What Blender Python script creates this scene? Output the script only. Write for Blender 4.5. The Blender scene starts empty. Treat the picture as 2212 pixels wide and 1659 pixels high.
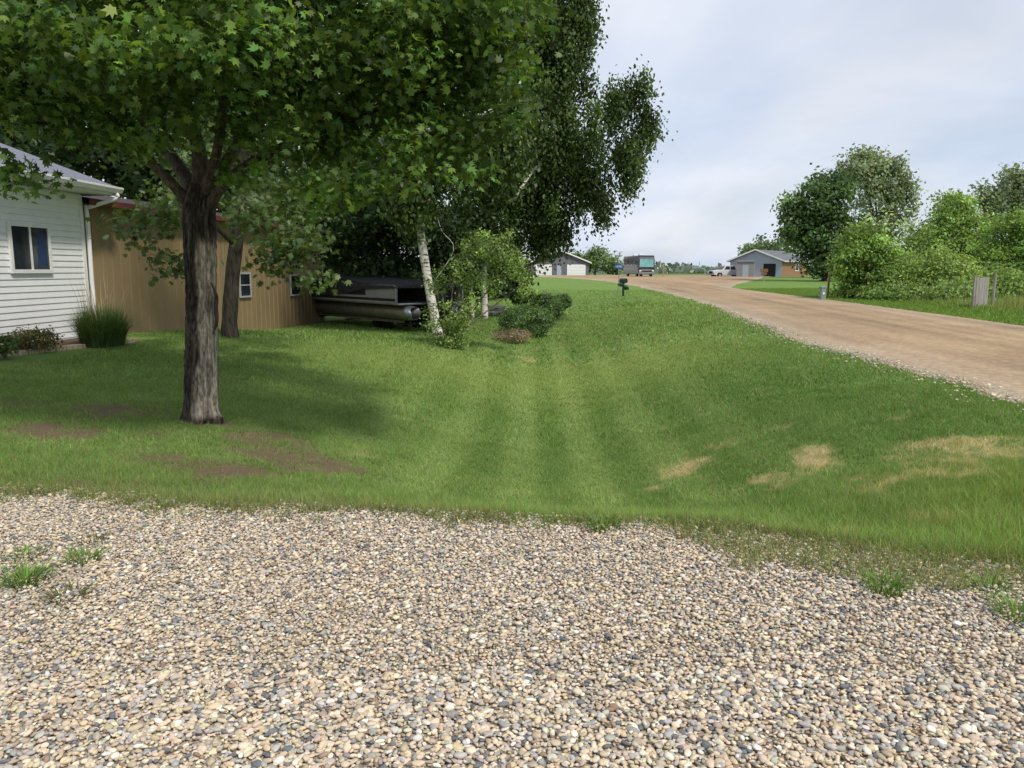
import bpy, bmesh, math, numpy as np
from mathutils import Vector, Matrix
SC=bpy.context.scene; C=SC.collection
PI=math.pi; rad=math.radians
CAMZ=1.6; PIT=rad(8.4); FP=1671.0
# ------------------------------------------------------------------ projection helpers (only used to survey positions)
def ray(px,py):
    r=(px-1106)/FP; u=(829.5-py)/FP
    return np.array([r, math.cos(PIT)+u*math.sin(PIT), -math.sin(PIT)+u*math.cos(PIT)])
def at(px,py,Y):
    d=ray(px,py); return np.array([0,0,CAMZ])+d*(Y/d[1])
def S(a,b,t):
    t=np.clip((np.asarray(t,float)-a)/(b-a),0,1); return t*t*(3-2*t)
def xl(y): return np.interp(y,[-40,0,5,9.8,13,17.7,25,33,50,74,90,105,120,150],[5.0,5.6,6.2,6.5,6.6,6.8,7.8,9.0,10.5,12,11.5,9.5,6,-6])
def xr(y): return np.interp(y,[-40,0,22,41,60,68,80,100,120,150],[13,13.6,14.7,17,18.5,19,23,31,39,52])
EP=[(-400,1045),(0,1060),(200,1074),(430,1095),(700,1100),(950,1108),(1150,1116),(1400,1125),(1600,1135),(1700,1158),(1900,1185),(2212,1215),(2700,1260)]
EG=[]
for p in EP:
    d=ray(*p); t=-CAMZ/d[2]; EG.append((d[0]*t,d[1]*t))
EG=np.array(EG)
def edge0(x): return np.interp(x,EG[:,0],EG[:,1])
def hh(x,y):
    x=np.asarray(x,float); y=np.asarray(y,float)
    xc=np.interp(y,[0,8,20,40,70],[.7,.9,.9,3.4,6])
    ye=y-np.clip(1-(y-5)/6,0,1)*(edge0(x)-4.9)
    dep=np.interp(ye,[4.95,5.6,6.8,9,12,16,22,35,60],[0,.18,.56,.98,1.02,.80,.52,.28,0])
    w=np.where(x<xc,3.1,2.2)
    z=-dep*np.exp(-((x-xc)/w)**2)
    z=z+.22*S(-4.3,-8,x)*(1-S(17,24,y))*S(5.2,8.5,y)
    z=z-.27*S(0,-3,x)*S(17,26,y)*(1-S(60,90,y))
    z=z+.48*S(55,125,y)*(1-S(170,420,y))-2.3*S(220,900,y)
    z=z+.10*S(18,26,x)*S(20,30,y)*(1-S(60,90,y))
    return z
def gnd(px,py):
    d=ray(px,py); Y=np.concatenate([np.arange(1.5,60,.02),np.arange(60,400,.2)])
    t=Y/d[1]; X=d[0]*t; Z=CAMZ+d[2]*t
    k=np.argmax(Z<=hh(X,Y))
    return np.array([X[k],Y[k],float(hh(X[k],Y[k]))])
def gz(x,y): return float(hh(x,y))
def hsh(i,j,s): 
    v=np.sin(i*127.1+j*311.7+s*74.7)*43758.5453; return v-np.floor(v)
def vn(x,y,s,seed=0):
    out=0;amp=1;tot=0
    for o in range(2):
        X=x/s;Y=y/s; i=np.floor(X); j=np.floor(Y); u=X-i; v=Y-j; u=u*u*(3-2*u); v=v*v*(3-2*v)
        a=hsh(i,j,seed+o);b=hsh(i+1,j,seed+o);c=hsh(i,j+1,seed+o);d=hsh(i+1,j+1,seed+o)
        out=out+amp*((a*(1-u)+b*u)*(1-v)+(c*(1-u)+d*u)*v); tot+=amp; amp*=.5; s*=.45
    return out/tot
# ------------------------------------------------------------------ object helpers
def tag(o,label=None,cat=None,group=None,kind=None):
    if label:o['label']=label
    if cat:o['category']=cat
    if group:o['group']=group
    if kind:o['kind']=kind
    return o
def thing(name,label,cat,loc=(0,0,0),rz=0,group=None):
    o=bpy.data.objects.new(name,None); C.objects.link(o); o.location=[float(v) for v in loc]; o.rotation_euler=(0,0,rz)
    o.empty_display_size=.2
    return tag(o,label,cat,group)
def link(name,me,m,parent=None):
    o=bpy.data.objects.new(name,me); C.objects.link(o)
    if m: me.materials.append(m)
    if parent is not None:o.parent=parent
    return o
def npmesh(name,V,loops,starts,col=None,smooth=False):
    me=bpy.data.meshes.new(name)
    V=np.ascontiguousarray(V,dtype=np.float32)
    me.vertices.add(len(V)); me.vertices.foreach_set('co',V.ravel())
    me.loops.add(len(loops)); me.loops.foreach_set('vertex_index',np.asarray(loops,dtype=np.int32))
    me.polygons.add(len(starts)); me.polygons.foreach_set('loop_start',np.asarray(starts,dtype=np.int32))
    me.update(calc_edges=True)
    if smooth: me.polygons.foreach_set('use_smooth',np.ones(len(starts),dtype=bool))
    if col is not None:
        a=me.attributes.new('col','FLOAT_COLOR','POINT')
        c=np.ones((len(V),4),dtype=np.float32); c[:,:3]=col; a.data.foreach_set('color',c.ravel())
    return me
class MB:
    def __init__(s): s.v=[]; s.f=[]
    def add(s,vs,fs):
        b=len(s.v); s.v+= [tuple(float(c) for c in p) for p in vs]; s.f+=[tuple(b+i for i in f) for f in fs]; return s
    def box(s,x0,x1,y0,y1,z0,z1):
        return s.add([(x0,y0,z0),(x1,y0,z0),(x1,y1,z0),(x0,y1,z0),(x0,y0,z1),(x1,y0,z1),(x1,y1,z1),(x0,y1,z1)],
            [(0,3,2,1),(4,5,6,7),(0,1,5,4),(1,2,6,5),(2,3,7,6),(3,0,4,7)])
    def prism(s,pts,vec):
        n=len(pts); vec=np.array(vec,float)
        a=[np.array(p,float) for p in pts]; b=[p+vec for p in a]
        return s.add(a+b,[tuple(range(n))[::-1],tuple(range(n,2*n))]+[(i,(i+1)%n,n+(i+1)%n,n+i) for i in range(n)])
    def poly(s,pts): return s.add(pts,[tuple(range(len(pts)))])
    def tube(s,path,radii,sides=8,rough=0,seed=0,sub=1,cap=True):
        path=np.array(path,float); radii=np.array(radii,float); n=len(path)
        if sub>1 and n>2:
            T=np.linspace(0,n-1,(n-1)*sub+1); out=[];rr=[]
            ext=np.vstack([2*path[0]-path[1],path,2*path[-1]-path[-2]])
            for t in T:
                i=min(int(t),n-2); u=t-i; p0,p1,p2,p3=ext[i:i+4]
                out.append(.5*((2*p1)+(-p0+p2)*u+(2*p0-5*p1+4*p2-p3)*u*u+(-p0+3*p1-3*p2+p3)*u**3))
                rr.append(radii[i]*(1-u)+radii[i+1]*u)
            path=np.array(out); radii=np.array(rr); n=len(path)
        rg=np.random.default_rng(seed)
        ridge=rg.normal(0,1,sides)
        vs=[];fs=[]; up=np.array([0.31,0.2,.93])
        for i in range(n):
            t=path[min(i+1,n-1)]-path[max(i-1,0)]; t=t/(np.linalg.norm(t)+1e-9)
            a=np.cross(t,[0,1,0.01] if abs(t[2])>.6 else up); a/=np.linalg.norm(a); b=np.cross(t,a)
            for k in range(sides):
                an=2*PI*k/sides; r=radii[i]*(1+rough*(.6*ridge[k]+.7*rg.normal()))
                vs.append(path[i]+r*(a*math.cos(an)+b*math.sin(an)))
        for i in range(n-1):
            for k in range(sides):
                k2=(k+1)%sides; fs.append((i*sides+k,i*sides+k2,(i+1)*sides+k2,(i+1)*sides+k))
        if cap:
            fs.append(tuple(range(sides))[::-1]); fs.append(tuple((n-1)*sides+k for k in range(sides)))
        return s.add(vs,fs)
    def cyl(s,p0,p1,r,sides=16,r2=None): return s.tube([p0,p1],[r,r if r2 is None else r2],sides)
    def build(s,name,m,parent=None,org=None,smooth=False,bevel=0,seg=2):
        me=bpy.data.meshes.new(name); v=s.v
        if org is not None: v=[(p[0]-org[0],p[1]-org[1],p[2]-org[2]) for p in v]
        me.from_pydata(v,[],s.f); me.update()
        if smooth:
            me.polygons.foreach_set('use_smooth',[True]*len(me.polygons))
        o=link(name,me,m,parent)
        if bevel:
            b=o.modifiers.new('bevel','BEVEL'); b.width=bevel; b.segments=seg; b.limit_method='ANGLE'
        return o
# ------------------------------------------------------------------ materials
def newmat(name):
    m=bpy.data.materials.new(name); m.use_nodes=True; nt=m.node_tree; nt.nodes.clear()
    out=nt.nodes.new('ShaderNodeOutputMaterial'); return m,nt,out
def N(nt,t,**k):
    n=nt.nodes.new(t)
    for a,b in k.items(): setattr(n,a,b)
    return n
def mat(name,c1,c2=None,scale=6,rough=.8,bump=0,metal=0,stretch=(1,1,1),lo=.35,hi=.65,spec=.3,bd=.02,coat=0):
    if c2 is None: c2=tuple(min(1,c*1.18+.004) for c in c1)
    m,nt,out=newmat(name); L=nt.links
    tc=N(nt,'ShaderNodeTexCoord'); mp=N(nt,'ShaderNodeMapping'); mp.inputs['Scale'].default_value=stretch
    nz=N(nt,'ShaderNodeTexNoise'); nz.inputs['Scale'].default_value=scale; nz.inputs['Detail'].default_value=7; nz.inputs['Roughness'].default_value=.62
    rp=N(nt,'ShaderNodeValToRGB'); e=rp.color_ramp.elements; e[0].position=lo; e[1].position=hi; e[0].color=(*c1,1); e[1].color=(*c2,1)
    p=N(nt,'ShaderNodeBsdfPrincipled'); p.inputs['Roughness'].default_value=rough; p.inputs['Metallic'].default_value=metal; p.inputs['Specular IOR Level'].default_value=spec
    p.inputs['Coat Weight'].default_value=coat
    L.new(tc.outputs['Object'],mp.inputs[0]); L.new(mp.outputs[0],nz.inputs['Vector']); L.new(nz.outputs['Fac'],rp.inputs[0]); L.new(rp.outputs[0],p.inputs['Base Color'])
    if bump:
        b=N(nt,'ShaderNodeBump'); b.inputs['Strength'].default_value=bump; b.inputs['Distance'].default_value=bd
        L.new(nz.outputs['Fac'],b.inputs['Height']); L.new(b.outputs[0],p.inputs['Normal'])
    L.new(p.outputs[0],out.inputs[0]); return m
def attrmat(name,scale=40,var=.35,rough=.85,bump=.3,bd=.02,spec=.2,trans=0,tcol=(1.3,1.25,.55),stretch=(1,1,1)):
    m,nt,out=newmat(name); L=nt.links
    a=N(nt,'ShaderNodeAttribute',attribute_name='col')
    tc=N(nt,'ShaderNodeTexCoord'); mp=N(nt,'ShaderNodeMapping'); mp.inputs['Scale'].default_value=stretch
    nz=N(nt,'ShaderNodeTexNoise'); nz.inputs['Scale'].default_value=scale; nz.inputs['Detail'].default_value=6; nz.inputs['Roughness'].default_value=.7
    L.new(tc.outputs['Object'],mp.inputs[0]); L.new(mp.outputs[0],nz.inputs['Vector'])
    mr=N(nt,'ShaderNodeMapRange'); mr.inputs['From Min'].default_value=.3; mr.inputs['From Max'].default_value=.7; mr.inputs['To Min'].default_value=1-var; mr.inputs['To Max'].default_value=1+var
    L.new(nz.outputs['Fac'],mr.inputs[0])
    mx=N(nt,'ShaderNodeMix',data_type='RGBA',blend_type='MULTIPLY'); mx.inputs[0].default_value=1
    L.new(a.outputs['Color'],mx.inputs[6]); L.new(mr.outputs[0],mx.inputs[7])
    p=N(nt,'ShaderNodeBsdfPrincipled'); p.inputs['Roughness'].default_value=rough; p.inputs['Specular IOR Level'].default_value=spec
    L.new(mx.outputs[2],p.inputs['Base Color'])
    if bump:
        b=N(nt,'ShaderNodeBump'); b.inputs['Strength'].default_value=bump; b.inputs['Distance'].default_value=bd
        L.new(nz.outputs['Fac'],b.inputs['Height']); L.new(b.outputs[0],p.inputs['Normal'])
    if trans:
        t=N(nt,'ShaderNodeBsdfTranslucent'); m2=N(nt,'ShaderNodeMix',data_type='RGBA',blend_type='MULTIPLY'); m2.inputs[0].default_value=1
        m2.inputs[7].default_value=(*tcol,1); L.new(mx.outputs[2],m2.inputs[6]); L.new(m2.outputs[2],t.inputs[0])
        ms=N(nt,'ShaderNodeMixShader'); ms.inputs[0].default_value=trans
        L.new(p.outputs[0],ms.inputs[1]); L.new(t.outputs[0],ms.inputs[2]); L.new(ms.outputs[0],out.inputs[0])
    else: L.new(p.outputs[0],out.inputs[0])
    return m
M_lawn=attrmat('lawn_soil',60,.45,.95,.6,.03,.1)
M_blade=attrmat('grass_blade',3,.15,.6,0,spec=.25,trans=.35)
M_leaf=attrmat('leaf',5,.12,.45,0,spec=.35,trans=.40,tcol=(1.35,1.3,.6))
M_stone=attrmat('pebble',90,.18,.7,.15,.003,.3)
M_road=attrmat('road_dirt',9,.30,.95,.9,.03,.1)
M_gravelbase=mat('gravel_base',(.30,.255,.19),(.48,.415,.32),70,.9,.6,bd=.02)
M_bark=attrmat('maple_bark',20,.9,.95,1.0,.05,.1,stretch=(1.5,1.5,.45))
M_bark2=mat('dark_bark',(.035,.028,.022),(.13,.11,.09),5,.95,.8,0,(3,3,.7),.35,.7,.1,.05)
M_birch=mat('birch_bark',(.05,.045,.04),(.68,.65,.58),4,.8,.2,0,(1,1,3.5),.38,.48,.2,.01)
M_twig=mat('twig',(.08,.065,.05),(.20,.17,.13),12,.9)
M_white=mat('white_vinyl',(.76,.77,.79),(.82,.83,.84),3,.45,.02)
M_whitetrim=mat('white_trim',(.72,.73,.74),(.80,.80,.80),5,.5)
M_greytrim=mat('dull_window_trim',(.34,.34,.33),(.42,.42,.41),5,.6)
M_shingle=mat('shingles',(.12,.13,.17),(.27,.28,.34),28,.9,.5,0,(1,1,1),.3,.7,.1)
M_tan=mat('tan_steel',(.225,.165,.088),(.265,.195,.105),1.5,.6,.0,0,(1,1,.3))
M_redtrim=mat('red_trim',(.20,.035,.025),(.26,.05,.035),6,.5)
M_maroon=mat('maroon_trim',(.11,.03,.028),(.15,.042,.036),6,.6)
M_glass=mat('dark_glass',(.012,.016,.02),(.03,.04,.05),2,.08,spec=.7)
M_black=mat('black_canvas',(.020,.020,.022),(.045,.045,.049),9,.85,.3)
M_alu=mat('aluminium',(.26,.26,.27),(.40,.40,.41),4,.42,.02,.85)
M_rubber=mat('rubber',(.012,.012,.012),(.03,.03,.03),20,.9)
M_steel=mat('galvanised',(.25,.26,.27),(.4,.41,.42),10,.5,.05,.6)
M_mulch=mat('mulch',(.05,.03,.02),(.16,.10,.065),60,.95,.9)
M_edge=mat('edging_stone',(.30,.24,.17),(.46,.38,.29),14,.9,.4)
# ------------------------------------------------------------------ foliage
MAPLE=np.array([(0,-.40),(.27,-.44),(.25,-.24),(.56,-.08),(.29,.03),(.43,.34),(.15,.2),(0,.60),(-.15,.2),(-.43,.34),(-.29,.03),(-.56,-.08),(-.25,-.24),(-.27,-.44)])
DIAM=np.array([(0,-.5),(.32,-.05),(0,.5),(-.32,-.05)])
def nrm(a): return a/(np.linalg.norm(a,axis=-1,keepdims=True)+1e-9)
def leafmesh(name,P,Nn,size,shape,col,rg,mt,parent,org,hang=0):
    n=len(P); k=len(shape); Nn=nrm(Nn)
    t=nrm(np.cross(Nn,rg.normal(0,1,(n,3))))
    if hang: t=nrm(np.cross(Nn,np.array([0,0,1.0])+rg.normal(0,.35,(n,3))))
    b=np.cross(Nn,t)
    sz=np.asarray(size)*rg.uniform(.65,1.35,n)
    sx=shape[:,0][None,:,None]; sy=shape[:,1][None,:,None]
    sl=-(.6*np.abs(shape[:,0])**1.5+.5*shape[:,1]**2)[None,:,None]
    V=P[:,None,:]+sz[:,None,None]*(sx*t[:,None,:]+sy*b[:,None,:]+sl*Nn[:,None,:])
    V=V.reshape(-1,3)-np.array(org)
    cc=np.repeat(col,k,axis=0)
    me=npmesh(name,V,np.arange(n*k),np.arange(n)*k,cc)
    return link(name,me,mt,parent)
def clumps(rg,clusters,per,sig,up=.5,outw=.6,rnd=.8,shell=.3):
    P=[];NN=[];J=[]
    for c,r,ns in clusters:
        c=np.array(c);r=np.array(r)
        d=nrm(rg.normal(0,1,(ns,3))); q=rg.uniform(shell,1,(ns,1))**.6
        cc=c+d*q*r; j=rg.normal(0,1,ns)
        p=np.repeat(cc,per,0)+rg.normal(0,1,(ns*per,3))*np.array(sig)
        P.append(p); NN.append(up*np.array([0,0,1.])+outw*np.repeat(d,per,0)+rnd*rg.normal(0,1,(ns*per,3))); J.append(np.repeat(j,per))
    return np.vstack(P),np.vstack(NN),np.concatenate(J)
def leafcol(rg,j,base,var=.2,cv=.22,yel=.15):
    n=len(j); b=np.exp(cv*j+var*rg.normal(0,1,n))[:,None]
    c=np.array(base)[None,:]*b
    y=np.clip(rg.normal(0,1,n)*yel,-.3,.6)[:,None]
    return np.clip(c*(1+y*np.array([[1.0,.35,-.2]])),.002,.9)
def pc(px,py,Y,rx,ry,rd,ns):
    k=Y/FP; return (at(px,py,Y),(rx*k,rd,ry*k),ns)
def tree(name,label,base,trunks,clusters,per,sig,size,shape,col,seed,mbark=M_bark2,cat='tree',group=None,hang=0,up=.5,outw=.6,rnd=.8,shell=.3,crown='crown',tr='trunk',var=.2,cv=.22,yel=.15,rough=.05,keep=None,sub=4):
    rg=np.random.default_rng(seed); base=np.array(base,float)
    root=thing(name,label,cat,base,0,group)
    if trunks:
        mb=MB()
        for q,(pts,rr) in enumerate(trunks): mb.tube(pts,rr,10 if max(rr)>.05 else 6,rough,seed+q,sub)
        mb.build(tr,mbark,root,base,True)
    P,NN,J=clumps(rg,clusters,per,sig,up,outw,rnd,shell)
    zmin=hh(P[:,0],P[:,1])+.03
    k=P[:,2]>zmin
    if keep is not None: k&=keep(P)
    P,NN,J=P[k],NN[k],J[k]
    leafmesh(crown,P,NN,size,shape,leafcol(rg,J,col,var,cv,yel),rg,M_leaf,root,base,hang)
    return root
def bladeset(rg,P,h,w,lean,colb,colt):
    n=len(P); a=rg.uniform(0,2*PI,n); pr=np.stack([np.cos(a),np.sin(a),0*a],1)
    l=rg.uniform(0,2*PI,n); ld=np.stack([np.cos(l),np.sin(l),0*l],1)*(lean*np.abs(rg.normal(0,1,n))*h)[:,None]
    tip=P+ld; tip[:,2]+=h
    V=np.stack([P-pr*(w*.5)[:,None],P+pr*(w*.5)[:,None],tip],1).reshape(-1,3)
    cc=np.stack([colb,colb,colt],1).reshape(-1,3)
    return V,cc
def blades(name,P,h,w,lean,col,rg,mt,parent=None):
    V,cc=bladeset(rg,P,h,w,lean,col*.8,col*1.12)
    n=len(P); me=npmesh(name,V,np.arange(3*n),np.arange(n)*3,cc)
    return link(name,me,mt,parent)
def tuft(name,base,n,h,spread,w,col,seed,parent=None,mt=None,bend=.6,org=None,rad_=.05):
    rg=np.random.default_rng(seed); mb_v=[];cols=[];st=[];lp=[]; q=0
    for i in range(n):
        a=rg.uniform(0,2*PI); rr=rad_*math.sqrt(rg.uniform()); b=np.array(base)+np.array([rr*math.cos(a),rr*math.sin(a),0])
        H=h*rg.uniform(.55,1.1); sp=spread*rg.uniform(.1,1); d=np.array([math.cos(a+rg.normal(0,.5)),math.sin(a+rg.normal(0,.5)),0]); pr=np.array([-d[1],d[0],0])
        c=np.array(col)*math.exp(.22*rg.normal())*np.array([1+.15*rg.normal(),1,1])
        for s in range(4):
            t=s/3; p=b+d*sp*t**1.7+np.array([0,0,H*(t-bend*.35*t*t*sp/max(spread,1e-3))]); ww=w*(1-t)**.7*.5
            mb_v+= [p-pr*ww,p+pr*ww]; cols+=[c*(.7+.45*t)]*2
        for s in range(3):
            st.append(len(lp)); o=q+2*s; lp+=[o,o+1,o+3,o+2]
        q+=8
    V=np.array(mb_v); 
    if org is not None: V=V-np.array(org)
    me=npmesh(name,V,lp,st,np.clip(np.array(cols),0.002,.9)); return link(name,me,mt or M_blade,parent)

# ================================================================== WORLD / LIGHT / CAMERA
el=rad(52); azv=Vector((.62,-.78,0)).normalized(); tosun=Vector((azv.x*math.cos(el),azv.y*math.cos(el),math.sin(el)))
w=bpy.data.worlds.new("World"); SC.world=w; w.use_nodes=True; nt=w.node_tree; nt.nodes.clear(); L=nt.links
out=N(nt,'ShaderNodeOutputWorld'); bg=N(nt,'ShaderNodeBackground'); bg.inputs[1].default_value=.1
sky=N(nt,'ShaderNodeTexSky',sky_type='NISHITA'); sky.sun_disc=False; sky.sun_elevation=el; sky.sun_rotation=math.atan2(azv.x,azv.y)
tc=N(nt,'ShaderNodeTexCoord'); sx=N(nt,'ShaderNodeSeparateXYZ'); L.new(tc.outputs['Generated'],sx.inputs[0])
ad=N(nt,'ShaderNodeMath',operation='ADD'); ad.inputs[1].default_value=.22; mxx=N(nt,'ShaderNodeMath',operation='MAXIMUM'); mxx.inputs[1].default_value=0
L.new(sx.outputs[2],mxx.inputs[0]); L.new(mxx.outputs[0],ad.inputs[0])
dx=N(nt,'ShaderNodeMath',operation='DIVIDE'); dy=N(nt,'ShaderNodeMath',operation='DIVIDE')
L.new(sx.outputs[0],dx.inputs[0]); L.new(ad.outputs[0],dx.inputs[1]); L.new(sx.outputs[1],dy.inputs[0]); L.new(ad.outputs[0],dy.inputs[1])
cb=N(nt,'ShaderNodeCombineXYZ'); L.new(dx.outputs[0],cb.inputs[0]); L.new(dy.outputs[0],cb.inputs[1])
mp=N(nt,'ShaderNodeMapping'); mp.inputs['Scale'].default_value=(.8,.55,1); mp.inputs['Rotation'].default_value=(0,0,.6); mp.inputs['Location'].default_value=(.4,1.3,0); L.new(cb.outputs[0],mp.inputs[0])
nz=N(nt,'ShaderNodeTexNoise'); nz.inputs['Scale'].default_value=1.3; nz.inputs['Detail'].default_value=5; nz.inputs['Roughness'].default_value=.5; nz.inputs['Distortion'].default_value=.5; L.new(mp.outputs[0],nz.inputs['Vector'])
rp=N(nt,'ShaderNodeValToRGB'); e=rp.color_ramp.elements; e[0].position=.32; e[0].color=(.6,.6,.6,1); e[1].position=.62; e[1].color=(1,1,1,1); L.new(nz.outputs['Fac'],rp.inputs[0])
nz2=N(nt,'ShaderNodeTexNoise'); nz2.inputs['Scale'].default_value=2.1; nz2.inputs['Detail'].default_value=4; L.new(mp.outputs[0],nz2.inputs['Vector'])
cr=N(nt,'ShaderNodeValToRGB'); e=cr.color_ramp.elements; e[0].position=.35; e[0].color=(7.0,7.9,9.6,1); e[1].position=.65; e[1].color=(8.8,9.1,9.9,1); L.new(nz2.outputs['Fac'],cr.inputs[0])
mx=N(nt,'ShaderNodeMix',data_type='RGBA'); L.new(rp.outputs[0],mx.inputs[0]); L.new(sky.outputs[0],mx.inputs[6]); L.new(cr.outputs[0],mx.inputs[7])
L.new(mx.outputs[2],bg.inputs[0]); L.new(bg.outputs[0],out.inputs[0])
ld=bpy.data.lights.new('sun','SUN'); ld.energy=3.2; ld.angle=rad(6.0); ld.color=(1,.93,.82)
lo=bpy.data.objects.new('sun',ld); C.objects.link(lo); lo.rotation_euler=(-tosun).to_track_quat('-Z','Y').to_euler(); lo.location=(10,-10,20)
cd=bpy.data.cameras.new('camera'); cam=bpy.data.objects.new('camera',cd); C.objects.link(cam); SC.camera=cam
cam.location=(0,0,CAMZ); cam.rotation_euler=(PI/2-PIT,0,0); cd.sensor_width=36; cd.lens=36*FP/2212; cd.clip_end=8000; cd.clip_start=.05
SC.view_settings.view_transform='Standard'; SC.view_settings.look='None'; SC.view_settings.exposure=0

# ================================================================== GROUND
def edge(x): 
    x=np.asarray(x,float); return edge0(x)+.18*(vn(x,0*x,.4,3)-.5)
def spots(L): return [(gnd(px,py)[0],gnd(px,py)[1],rx,ry,wt) for px,py,rx,ry,wt in L]
DRY_LIT=spots([(1490,1000,.28,.50,1.0),(1430,1055,.25,.28,.75),(1765,985,.24,.75,.95),(1690,1040,.45,.35,.65),(2110,965,.8,.6,.75),(2030,1010,.5,.4,.6),(1130,772,.9,.5,.55),(800,980,.25,.5,.55),(1900,1040,.5,.4,.55),(960,1040,.3,.2,.4),(2000,1110,.6,.2,.6),(1800,1150,.5,.2,.55),(1600,1060,.4,.2,.5),(1560,960,.3,.4,.45),(1680,930,.3,.5,.45),(1950,900,.4,.5,.45)])  # dry patches, plus one far mid-lawn spot of sunlight painted into the colour
DIRT=spots([(615,975,.65,.55,1.0),(480,1015,.6,.40,1.0),(240,885,.65,.6,1.0),(110,930,.6,.4,.95),(437,912,.45,.40,1.0),(700,1010,.55,.4,.9),(270,1060,.5,.14,.8),(150,1060,.4,.12,.8),(540,940,.5,.5,.95),(60,870,.5,.4,.7),(350,985,.6,.4,.85),(330,930,.4,.3,.7)])
def mask(x,y,SP,seed):
    wx=x+.5*(vn(x,y,.45,seed+11)-.5); wy=y+.9*(vn(x,y,.5,seed+12)-.5)
    m=np.zeros_like(x)
    for a,b,rx,ry,wt in SP: m=np.maximum(m,wt*np.exp(-(((wx-a)/rx)**2+((wy-b)/ry)**2)))
    nn=.45*vn(x,y,.26,seed)+.55*vn(x,y,.08,seed+3)
    return np.clip(m*1.9-1.9*(1-nn)+.30,0,1)*np.clip(m*2.5,0,1)
def lawncol(x,y):
    x=np.asarray(x,float);y=np.asarray(y,float)
    n1=vn(x,y,1.0,1);n2=vn(x,y,.3,2);n3=vn(x,y,4.5,5)
    st=np.sin(2*PI*(x-.02*(y-8)+.05*(n3-.5)+.18+.05*(n1-.5))/.94); st=.5+.5*np.tanh(1.6*st)
    sw=np.exp(-((x-.9)/2.8)**2)*S(5.8,7.5,y)*(1-.8*S(18,28,y))
    f=np.clip(.24+.38*n3+.26*n1+.28*n2-.22+sw*.50*(st-.34),0,1)[...,None]
    c=(1-f)*np.array([.080,.168,.028])+f*np.array([.250,.345,.112])
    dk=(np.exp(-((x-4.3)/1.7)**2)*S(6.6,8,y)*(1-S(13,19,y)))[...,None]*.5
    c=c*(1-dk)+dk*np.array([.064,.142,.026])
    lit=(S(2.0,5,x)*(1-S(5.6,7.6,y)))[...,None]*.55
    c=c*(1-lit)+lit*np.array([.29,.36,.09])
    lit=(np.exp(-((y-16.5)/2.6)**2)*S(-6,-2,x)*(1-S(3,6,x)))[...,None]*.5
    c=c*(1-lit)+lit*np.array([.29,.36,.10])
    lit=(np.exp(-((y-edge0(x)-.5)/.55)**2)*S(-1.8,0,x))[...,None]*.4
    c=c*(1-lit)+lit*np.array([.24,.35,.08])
    fr=S(30,90,y)[...,None]*.65; c=c*(1-fr)+fr*np.array([.17,.285,.058])
    md=mask(x,y,DRY_LIT,7)[...,None]; c=c*(1-md)+md*np.array([.49,.41,.21])
    mt=mask(x,y,DIRT,8)[...,None]; c=c*(1-mt)+mt*np.array([.18,.137,.083])
    ex=np.exp(-np.abs(y-edge(x))/.35)[...,None]*.55*(x<.0)[...,None]; c=c*(1-ex)+ex*np.array([.21,.18,.09])
    return c
xs=np.unique(np.concatenate([[-4000,-2000,-1000,-500,-250,-140,-90,-65,-50,-40,-33,-27,-22,-18,-15,-13.5],np.arange(-12.5,-6,.15),np.arange(-6,6,.08),np.arange(6,13,.15),np.arange(13,25,.35),np.arange(25,62,1.0),[65,75,90,120,180,300,600,1200,2500,4000]]))
ys=np.unique(np.concatenate([[-60,-30,-15,-8,-4,-1,1,2.5],np.arange(3.2,12,.08),np.arange(12,30,.2),np.arange(30,70,.6),np.arange(70,172,2),[180,200,230,270,320,400,520,700,1000,1600,2600,5000]]))
X,Y=np.meshgrid(xs,ys); Xf=X.ravel();Yf=Y.ravel()
Z=hh(Xf,Yf); rm=S(0.1,.7,Xf-xl(Yf))*S(.1,.7,xr(Yf)-Xf)*(Yf<151)
gmk=S(.02,.2,edge(Xf)-Yf)
Z=Z-.12*rm-.03*gmk-.02*(Yf>4)*(Yf<40)
nx,ny=len(xs),len(ys)
I=np.arange(nx*ny).reshape(ny,nx); q=np.stack([I[:-1,:-1],I[:-1,1:],I[1:,1:],I[1:,:-1]],-1).reshape(-1,4)
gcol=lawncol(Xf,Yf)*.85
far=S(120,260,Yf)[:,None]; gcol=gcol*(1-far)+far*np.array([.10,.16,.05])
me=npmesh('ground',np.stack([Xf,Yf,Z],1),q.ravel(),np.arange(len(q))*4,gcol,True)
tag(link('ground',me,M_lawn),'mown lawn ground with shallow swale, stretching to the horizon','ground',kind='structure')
gx=np.arange(-14,6.4,.2); V=[];n=12
for x in gx:
    e_=float(edge(x))
    for k in range(n):
        y=-4+(e_+4)*k/(n-1); V.append((x,y,gz(x,y)-.012))
q=[]
for i in range(len(gx)-1):
    for k in range(n-1): q+=[i*n+k,(i+1)*n+k,(i+1)*n+k+1,i*n+k+1]
me=npmesh('gravel_driveway',np.array(V),q,np.arange(len(q)//4)*4)
tag(link('gravel_driveway',me,M_gravelbase),'gravel driveway bed across the foreground','driveway',kind='structure')
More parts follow.
